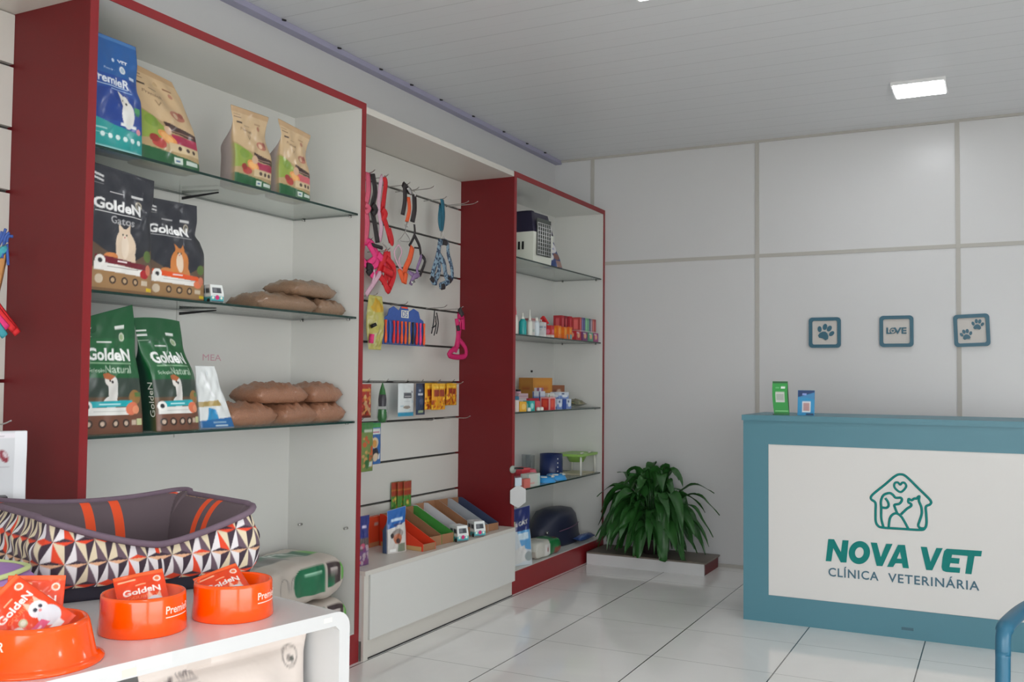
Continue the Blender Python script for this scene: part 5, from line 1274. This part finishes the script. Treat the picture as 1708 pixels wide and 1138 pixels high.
lines = lambda col, c2=(240, 240, 236): (lambda q: q.rect(.1, .62, .9, .74, col).rect(.2, .45, .7, .5, col).rect(0, 0, 1, .14, c2))
small(-2.63, 5.42, S2, .05, .05, .115, (206, 200, 196), 'white box with a brownish red top edge, behind the slim nozzle bottle', deco=lambda q: q.rect(0, .86, 1, 1, (156, 70, 76)).rect(.1, .3, .8, .36, (120, 160, 140)))
small(-2.60, 5.53, S2, .04, .045, .095, (214, 214, 214), 'white box with grey print, left of the red spray trigger', deco=lines((150, 160, 176)))
small(-2.64, 5.555, S2, .04, .04, .115, (218, 212, 208), 'tall white box behind the white one with grey print', deco=lambda q: q.rect(.2, .86, .8, .92, (110, 50, 46)))
t = thing('spray_bottle', 'red spray bottle behind the small red and orange boxes', 'bottle', (-2.67, 5.72, S2), -20)
g = bmesh.new(); lathe(g, [(0, 0), (.024, 0), (.025, .08), (.012, .10), (0, .10)], 18); obj('bottle_body', g, M['fabred'], t)
g = bmesh.new(); prism(g, [(-.03, .115), (-.03, .135), (-.01, .15), (.035, .10), (.02, .095), (0, .11)], 'y', -.009, .009); obj('spray_head', g, M['fabred'], t)
small(-2.585, 5.605, S2, .05, .055, .078, (196, 44, 44), 'small red box at the front of the medicine shelf', deco=lambda q: q.rect(0, 0, 1, .2, (226, 222, 214)).ell(.6, .5, .25, .2, (216, 110, 130)))
for i, y in enumerate((5.705, 5.80, 5.885)):
    small(-2.59, y, S2, .05, .075, .082 if i != 1 else .078, (228, 116, 34), 'orange box at the front of the medicine shelf, the %s of three' % ('left', 'middle', 'right')[i], deco=(lambda q: q.ell(.5, .6, .3, .3, (240, 160, 40)).rect(0, 0, 1, .1, (206, 90, 40))) if i < 2 else (lambda q: q.ell(.4, .7, .3, .2, (240, 160, 40)).rect(.2, .05, .9, .4, (90, 160, 170))), grp='orange boxes on the medicine shelf')
for i, (y, col) in enumerate(((6.015, (178, 40, 52)), (6.13, (120, 60, 110)), (6.235, (90, 150, 120)), (6.33, (158, 66, 120)))):
    small(-2.585, y, S2, .085, .07, .062, col, 'flat %s box in the bottom row at the right of the medicine shelf' % ('crimson', 'plum', 'sea green', 'orchid')[i], deco=lambda q: q.ell(.5, .55, .25, .3, (226, 170, 130)).rect(.1, .75, .6, .85, (220, 210, 220)))
def lin2(q):
    c_ = q.a[0, 0]; return tuple(int(255 * (1.055 * v ** (1 / 2.4) - .055)) if v > .0031 else 0 for v in c_)
SL = [(5.93, -2.66, (170, 40, 50)), (5.985, -2.66, (120, 26, 36)), (6.04, -2.65, (176, 44, 58)), (6.085, -2.595, (178, 70, 66)), (6.118, -2.595, (96, 84, 136)), (6.151, -2.595, (58, 66, 118)), (6.184, -2.595, (110, 176, 128)), (6.217, -2.595, (92, 160, 118)), (6.250, -2.595, (66, 84, 106)), (6.283, -2.595, (150, 124, 140)), (6.316, -2.595, (178, 86, 76)), (6.349, -2.595, (160, 50, 54))]
for i, (y, x, col) in enumerate(SL):
    nm = ('first', 'second', 'third', 'fourth', 'fifth', 'sixth', 'seventh', 'eighth', 'ninth', 'tenth', 'eleventh', 'last')[i]
    if i < 3: small(x, y, S2, .048, .06, .165, col, 'tall dark red box, %s from the left behind the orange boxes' % nm, grp='tall red boxes on the medicine shelf', deco=lambda q: q.rect(.3, .55, .7, .9, (206, 90, 96)))
    else: small(x, y, S2 + .0625, .031, .06, .098, col, 'slim upright box, %s along the row standing on the flat boxes' % ('first', 'second', 'third', 'fourth', 'fifth', 'sixth', 'seventh', 'eighth', 'last')[i - 3], grp='slim upright boxes on the flat boxes', deco=lambda q: q.rect(.25, .15, .75, .85, tuple(min(255, v + 46) for v in lin2(q))).rect(0, 0, 1, .08, (216, 210, 206)))

# third shelf
small(-2.77, 5.80, S3, .16, .16, .205, (184, 122, 44), 'large brown orange carton at the back of the third shelf', 62, lambda q: q.rect(.08, .08, .92, .92, (196, 134, 50)).rect(.2, .6, .8, .72, (180, 96, 40)))
small(-2.80, 6.14, S3, .14, .10, .155, (150, 92, 60), 'brown carton behind and right of the large brown orange one', 70, lambda q: q.ell(.6, .7, .16, .12, (206, 180, 160)).ell(.3, .7, .14, .1, (110, 60, 50)))
small(-2.70, 5.40, S3, .10, .10, .075, (206, 196, 196), 'flat whitish carton at the left, lower of a stack', 75, lambda q: q.rect(0, .4, 1, .5, (150, 150, 176)))
small(-2.70, 5.40, S3 + .0755, .09, .09, .030, (196, 170, 176), 'flat pinkish carton on top of the whitish one', 75, lambda q: q.rect(0, .4, 1, .5, (150, 110, 120)))
t = thing('medicine_jar', 'small dark capped jar on top of the flat cartons, third shelf', 'jar', (-2.70, 5.40, S3 + .106))
g = bmesh.new(); lathe(g, [(0, 0), (.018, 0), (.018, .012), (0, .012)], 16); obj('jar_body', g, M['palepink'], t)
g = bmesh.new(); lathe(g, [(0, .0123), (.016, .0123), (.016, .024), (0, .024)], 16); obj('lid', g, M['black'], t)
small(-2.575, 5.115, S3, .035, .03, .07, (226, 214, 206), 'narrow cream box at the very left of the third shelf')
small(-2.585, 5.185, S3, .07, .06, .060, (226, 168, 50), 'yellow box at the front left of the third shelf', 80, lambda q: q.ell(.6, .5, .3, .3, (240, 200, 110)))
small(-2.65, 5.235, S3, .05, .05, .090, (60, 120, 150), 'blue box behind the yellow and teal ones', 80, lambda q: q.rect(0, .5, 1, .7, (90, 150, 180)))
small(-2.587, 5.325, S3, .055, .05, .062, (40, 164, 160), 'teal box right of the yellow one', 80, lambda q: q.ell(.5, .5, .3, .3, (160, 220, 214)))
for i, (y, x) in enumerate(((5.255, -2.553), (5.395, -2.556), (5.435, -2.552))):
    t = thing('pill_bottle', 'tiny round white bottle at the shelf front, the %s of three' % ('left', 'middle', 'right')[i], 'bottle', (x, y, S3), 0, 'tiny white bottles on the third shelf')
    g = bmesh.new(); lathe(g, [(0, 0), (.010, 0), (.013, .006), (.012, .018), (.006, .023), (0, .023)], 16); obj('bottle_body', g, W_, t)
small(-2.65, 5.47, S3, .12, .06, .075, (176, 40, 56), 'long crimson box behind the teal one', 84, lambda q: q.rect(.1, .5, .8, .65, (226, 120, 130)))
small(-2.60, 5.455, S3, .05, .03, .060, (214, 90, 96), 'light red box right of the teal one', 84)
small(-2.585, 5.60, S3, .07, .07, .082, (198, 50, 54), 'red box with a white edge at the middle front of the third shelf', 82, lambda q: q.rect(0, 0, .06, 1, (226, 220, 216)).rect(0, .94, 1, 1, (226, 220, 216)).rect(.94, 0, 1, 1, (226, 220, 216)).rect(.25, .2, .75, .8, (222, 84, 60)))
small(-2.66, 5.62, S3, .07, .05, .118, (206, 214, 222), 'white and blue box behind the red one', 80, lambda q: q.rect(0, 0, 1, .7, (100, 130, 196)).rect(0, .6, .2, 1, (50, 70, 130)))
small(-2.655, 5.745, S3, .08, .06, .105, (216, 214, 208), 'white box with a red picture behind the red one', 80, lambda q: q.rect(.3, .55, .8, .8, (196, 120, 130)).ell(.2, .8, .1, .1, (120, 160, 110)))
bl = lambda q: q.rect(0, 0, 1, .5, (110, 140, 200)).ell(.4, .75, .15, .12, (50, 70, 110)).ell(.6, .4, .3, .2, (226, 232, 238))
small(-2.60, 5.76, S3, .06, .06, .066, (196, 206, 222), 'pale blue box right of the red one, lower and left of the blue group', 82, bl, 'pale blue boxes on the third shelf')
small(-2.59, 5.885, S3, .06, .06, .066, (200, 210, 224), 'pale blue box, lower and right of the blue group', 82, bl, 'pale blue boxes on the third shelf')
small(-2.585, 5.825, S3, .04, .04, .066, (36, 76, 160), 'strong blue narrow box between the two pale blue ones', 82)
small(-2.62, 5.86, S3 + .0665, .12, .07, .045, (206, 214, 224), 'pale blue box lying on top of the blue group', 82, bl, 'pale blue boxes on the third shelf')
small(-2.66, 5.62, S3 + .1185, .045, .04, .022, (206, 200, 206), 'small whitish box on the white and blue box', 80, lambda q: q.rect(.5, 0, 1, 1, (150, 90, 120)))
c = Cv(.22, .10, 40, 20, (104, 98, 60)).specks(0, 0, 1, 1, [(70, 66, 40), (150, 140, 90), (90, 110, 90), (60, 54, 36)], .008, 60, 2)
o = pouch('treat_packet', c, .05, (90, 88, 56), kind='pillow', seed=3, wr=.006); put(o, -2.59, 6.18, S3 + .024, 92, 'olive brown packet lying flat at the right of the third shelf', 'snack pack', None, lean=78)

# fourth shelf
for i, (x, y, h_) in enumerate(((-2.852, 5.835, .15), (-2.856, 5.905, .14))):
    t = thing('glass_tumbler', 'clear upright tumbler at the back of the fourth shelf, the %s one' % ('left', 'right')[i], 'glass', (x, y, S4), 0, 'clear tumblers on the fourth shelf')
    g = bmesh.new(); lathe(g, [(0, 0), (.026, 0), (.03, .01), (.032, h_), (.030, h_), (.028, .012), (0, .010)], 20); obj('tumbler_wall', g, M['clear'], t)
small(-2.70, 5.42, S4, .12, .08, .10, (196, 52, 62), 'red carton with a pale band on the fourth shelf', 70, lambda q: q.rect(0, .4, 1, .5, (226, 190, 190)).rect(0, .9, 1, 1, (210, 100, 100)))
def dish(x, y, z, r, h_, m, label, grp=None, feet=False, sc=1.0):
    t = thing('feeding_dish', label, 'bowl', (x, y, z), 0, grp)
    g = bmesh.new(); lathe(g, [(0, 0), (r, 0), (r * .98, .004), (r * .80, h_), (r * .74, h_), (r * .62, h_ * .35), (0, h_ * .3)], 32); obj('dish_body', g, m, t)
    g = bmesh.new()
    for k in range(3):
        a = .9 + k * 2.09; tube(g, [(r * .86 * math.cos(a) - .012, r * .86 * math.sin(a), h_ + .004), (r * .86 * math.cos(a) + .012, r * .86 * math.sin(a), h_ + .004)], .005, 8)
    g.free()
    return t
dish(-2.742, 5.60, S4, .085, .075, M['pinkplastic'], 'pink feeding bowl beside the red carton')
t = thing('feeding_dish', 'light blue bone trimmed bowl at the shelf front, the left one', 'bowl', (-2.605, 5.60, S4), 0, 'light blue bowls on the fourth shelf')
def bonebowl(t):
    g = bmesh.new(); lathe(g, [(0, 0), (.072, 0), (.072, .004), (.058, .034), (.052, .034), (.044, .012), (0, .01)], 32); obj('dish_body', g, M['blueplastic'], t)
    for k in range(3):
        a = -1.2 + k * 1.2; g = bmesh.new(); ca, sa = math.cos(a), math.sin(a); px, py = .058 * ca, .058 * sa
        tube(g, [(px + sa * .014, py - ca * .014, .036), (px - sa * .014, py + ca * .014, .036)], .0045, 8)
        for s_ in (-1, 1): lathe(g, [(0, .031), (.007, .036), (0, .042)], 8, (px + s_ * sa * .015, py - s_ * ca * .015))
        obj('bone_ornament', g, W_, t)
bonebowl(t)
t2 = t.copy(); COL.objects.link(t2); t2.location = (-2.605, 5.775, S4); t2['label'] = 'light blue bone trimmed bowl at the shelf front, the right one'
for ch in list(t.children):
    k = ch.copy(); COL.objects.link(k); k.parent = t2
t = thing('pet_food_jar', 'navy blue round tub behind the light blue bowls', 'tub', (-2.735, 5.985, S4))
g = bmesh.new(); lathe(g, [(0, 0), (.078, 0), (.08, .01), (.078, .15), (.072, .15), (.070, .02), (0, .015)], 36); obj('tub_body', g, M['navyplastic'], t)
for k in range(4):
    g = bmesh.new(); a = -.55; lathe(g, [(0, .0), (.006, .006), (0, .012)], 8); o = obj('paw_mark', g, W_, t); o.location = (.0785 * math.cos(a), .0785 * math.sin(a), .03 + k * .028)
t = thing('raised_feeder', 'green dish with bone ornaments on a cream stand, right of the navy tub', 'feeder', (-2.655, 6.235, S4 + .001))
for (a, b) in ((-.09, -.13), (.09, -.13), (-.09, .13), (.09, .13)):
    g = bmesh.new(); tube(g, [(a, b, 0), (a * .96, b * .96, .125)], .012, 10, r2=.007); obj('leg', g, M['plasticwhite'], t)
g = bmesh.new(); box(g, -.10, .10, -.15, .15, .126, .142); obj('rim_plate', g, M['green'], t, bevel=.006)
g = bmesh.new(); lathe(g, [(0, .078), (.05, .08), (.075, .1255)], 28); obj('dish_body', g, M['green'], t)
g = bmesh.new(); box(g, -.085, .085, -.125, .125, 0, .006); obj('foot_plate', g, mat('cream_plate', (214, 204, 176), .4), t)
for k, (a, b) in enumerate(((.08, -.09), (.085, .03), (.07, .08))):
    g = bmesh.new(); tube(g, [(a, b - .012, .148), (a, b + .012, .148)], .005, 8)
    for s_ in (-1, 1): lathe(g, [(0, .1425), (.008, .149), (0, .156)], 8, (a, b + s_ * .014))
    obj('bone_ornament', g, W_, t)
small(-2.59, 5.36, S4, .13, .06, .075, (206, 208, 200), 'whitish carton at the front left of the fourth shelf', 84, lambda q: q.rect(.1, .2, .5, .3, (226, 120, 110)).rect(.8, 0, 1, 1, (190, 214, 206)))
small(-2.565, 5.235, S4, .07, .03, .055, (222, 120, 110), 'small coral box at the front left of the fourth shelf', 84)

# bottom of the far cabinet
t = thing('pet_tub', 'big dark navy oval pet tub turned upside down at the bottom of the far cabinet', 'tub', (-2.752, 6.075, SB + .0005))
g = bmesh.new(); lathe(g, [(1.0, 0), (1.04, .008), (1.02, .02), (.97, .04), (.93, .11), (.84, .18), (.70, .215), (.4, .232), (0, .236)], 56)
for v_ in g.verts:
    v_.co.x *= .14; v_.co.y *= .315; v_.co.z -= .06 * max(0, -v_.co.y - .12) / .2 * (v_.co.z > .15)
obj('tub_body', g, mat('tub_navy', (38, 42, 62), .4), t)
g = bmesh.new(); tube(g, smooth_path([(.115, -.16, .10), (.137, -.06, .11), (.142, .04, .12), (.132, .12, .13)], 4), .0035, 6); obj('brand_stripe', g, mat('tub_stripe', (96, 66, 92), .4), t)
g = bmesh.new(); lathe(g, [(0, 0), (.012, .002), (0, .005)], 12); o = obj('badge', g, M['steel'], t); o.location = (.07, -.262, .10); o.rotation_euler = (0, math.radians(70), math.radians(-60))
c = Cv(.15, .345, 40, 76, (196, 204, 210)).rect(0, .60, 1, 1, (36, 46, 104)).text('CAT', .42, .68, .07, (196, 196, 190), .03, .46, rot=8).rect(.1, .68, .35, .74, (150, 140, 150)).poly([(.3, .6), (.95, .6), (.95, .25), (.5, .3)], (90, 156, 206)).rect(.35, .45, .85, .56, (200, 220, 232)).poly([(0, .25), (.6, .35), (.8, .1), (0, .0)], (206, 206, 204)).ell(.8, .15, .2, .08, (150, 160, 160))
o = pouch('litter_bag', c, .09, (190, 198, 196), seed=31, wr=.008, warp=lambda t, v: (-.025 * v, .0, .012 * t * v)); put(o, -2.60, 5.235, SB, 58, 'navy topped cat litter bag standing under the hexagonal tag', 'pet food bag')
c = Cv(.10, .27, 20, 50, (176, 176, 150)).rect(0, 0, 1, .2, (50, 130, 70)).rect(0, .2, 1, .42, (206, 120, 96)).rect(0, .42, 1, .75, (150, 140, 110)).rect(.2, .8, .8, .88, (220, 220, 210))
o = pouch('pet_food_bag', c, .05, (170, 170, 150), seed=33, wr=.006); put(o, -2.60, 5.085, SB, 86, 'narrow pale green food bag squeezed between the litter bag and the red panel', 'pet food bag')
c = Cv(.34, .15, 60, 36, (206, 206, 196)).poly([(.55, 0), (.5, .6), (.62, 1), (1, 1), (1, 0)], (28, 118, 62)).rect(.78, .6, .92, .7, (170, 206, 170)).specks(.1, .6, .45, .85, [(130, 128, 116), (170, 166, 150)], .012, 10, 2).rect(.8, 0, 1, .3, (150, 60, 50))
sc2 = Cv(.34, .11, 60, 24, (206, 204, 194)).rect(.52, 0, 1, 1, (28, 112, 60)).rect(.3, .1, .53, .75, (226, 224, 220)).dot(.42, .42, .012, (176, 60, 66)).rect(.72, 0, 1, .4, (140, 66, 50))
for i_ in range(5): sc2.rect(.04 + i_ * .05, .1, .045 + i_ * .05, .8, (170, 166, 156))
o = sack_lying(c, sc2, .34, .14, .105, 5, 'pet_food_sack'); put(o, -2.615, 5.56, SB, 88, 'white and green food sack lying flat in front of the navy pet tub', 'sack')
c = Cv(.28, .06, 30, 16, (40, 70, 130)).rect(.1, .2, .5, .3, (90, 120, 170))
o = pouch('absorbent_pad_pack', c, .045, (36, 62, 118), kind='pillow', seed=8, wr=.004); put(o, -2.548, 6.20, SB + .0235, 90, 'flat blue pack lying at the right front of the cabinet floor', 'pack', None, lean=80)

# hexagonal tag clipped to the cabinet edge
t = thing('hexagonal_tag', 'white hexagonal tag hanging from a clear strip at the front edge of the far cabinet', 'tag', (-2.505, 5.02, .50), 62)
g = bmesh.new(); prism(g, [(.0, .0), (.056, .030), (.056, .105), (.0, .135), (-.056, .105), (-.056, .030)], 'y', -.002, .002); obj('tag_plate', g, M['tablewhite'], t, bevel=.001)
g = bmesh.new(); box(g, -.026, .026, -.001, .001, .125, .225); obj('hanging_strip', g, glass_mat('strip_film', (.90, .94, .96)), t)
g = bmesh.new(); box(g, -.024, .024, -.0025, -.0012, .128, .175); obj('paper_insert', g, mat('insert', (196, 210, 220), .5), t)
g = bmesh.new(); tube(g, [(-.03, 0, .232), (.035, 0, .228)], .006, 8); obj('clip_bar', g, M['darksteel'], t)
g = bmesh.new(); lathe(g, [(0, -.003), (.022, -.003), (.022, .003), (0, .003)], 24); o = obj('clip_disc', g, mat('clip_disc', (150, 160, 150), .3), t); o.location = (-.038, 0, .225); o.rotation_euler = (math.radians(90), 0, 0)

# ================================================================== at the left edge of the picture
hook(1.86, 1.63, .24, 'wire hook holding the colourful feather toy at the left edge', x0=-2.8905)
t = thing('feather_toy', 'toy with orange, pink, teal and blue fringes hanging at the left edge of the picture', 'toy', (-2.67, 1.86, 0))
def ribbon(name, m, segs, parent):
    g = bmesh.new()
    for pts, w in segs: tube(g, smooth_path([(x, y, z) for x, y, z in pts], 4), w, 6, r2=.003, up=(1, 0, 0))
    return obj(name, g, M[m], parent)
ribbon('blue_fringe', 'fabblue', [([(0.004 * k, .018 * k - .02, 1.62 - .02 * abs(k)), (.0, .008 * k, 1.66), (0, .012 * k + .01, 1.69 - .01 * abs(k))], .005) for k in range(-1, 3)], t)
ribbon('tan_tail', 'fabtan', [([(0, .0, 1.62), (0, -.012, 1.55), (0, -.03, 1.46), (0, -.035, 1.40)], .02)], t)
ribbon('cyan_band', 'fabcyan', [([(.003, .012, 1.635), (.003, -.02, 1.60)], .012)], t)
ribbon('red_fringe', 'fabred', [([(0, -.04, 1.49), (0, -.01, 1.455), (0, .03, 1.41), (0, .06, 1.375)], .013), ([(.004, -.04, 1.475), (.004, .0, 1.43), (.004, .045, 1.385)], .012)], t)
ribbon('pink_fringe', 'hotpink', [([(.006, -.05, 1.465), (.006, -.02, 1.43), (.006, .02, 1.39)], .013)], t)
ribbon('teal_fringe', 'fabcyan', [([(.009, -.05, 1.445), (.009, -.025, 1.41), (.009, .012, 1.365)], .013)], t)
ribbon('orange_fringe', 'faborange', [([(.012, -.08, 1.51), (.012, -.045, 1.48), (.012, -.02, 1.47)], .014), ([(.012, -.09, 1.42), (.012, -.05, 1.385), (.012, -.02, 1.365)], .02)], t)
hook(1.845, 1.10, .30, 'wire hook holding the white package at the left edge')
t = thing('hanging_package', 'white plastic package with a small red mark at the left edge, against the red panel', 'package', (-2.60, 1.815, .885), 62)
c = Cv(.15, .20, 44, 56, (206, 208, 212)).rect(0, .9, 1, .97, (226, 222, 228)).rect(.78, 0, 1, 1, (226, 228, 232)).ell(.60, .64, .07, .10, (140, 44, 60), 25).ell(.62, .66, .03, .05, (206, 190, 196), 25).rect(.30, .6, .44, .73, (96, 92, 100)).rect(.5, .48, .7, .49, (160, 156, 166)).rect(.3, .25, .34, .28, (100, 104, 110)).rect(0, .92, .6, .93, (150, 140, 150))
carton('package_body', .15, .035, .20, c, base=(214, 214, 218), parent=t, bend=lambda p: (p[0], p[1] + .004 * math.sin(p[2] * 30), p[2]))
small(-2.56, 1.735, .868, .14, .05, .036, (44, 40, 44), 'dark box under the white package', 62)
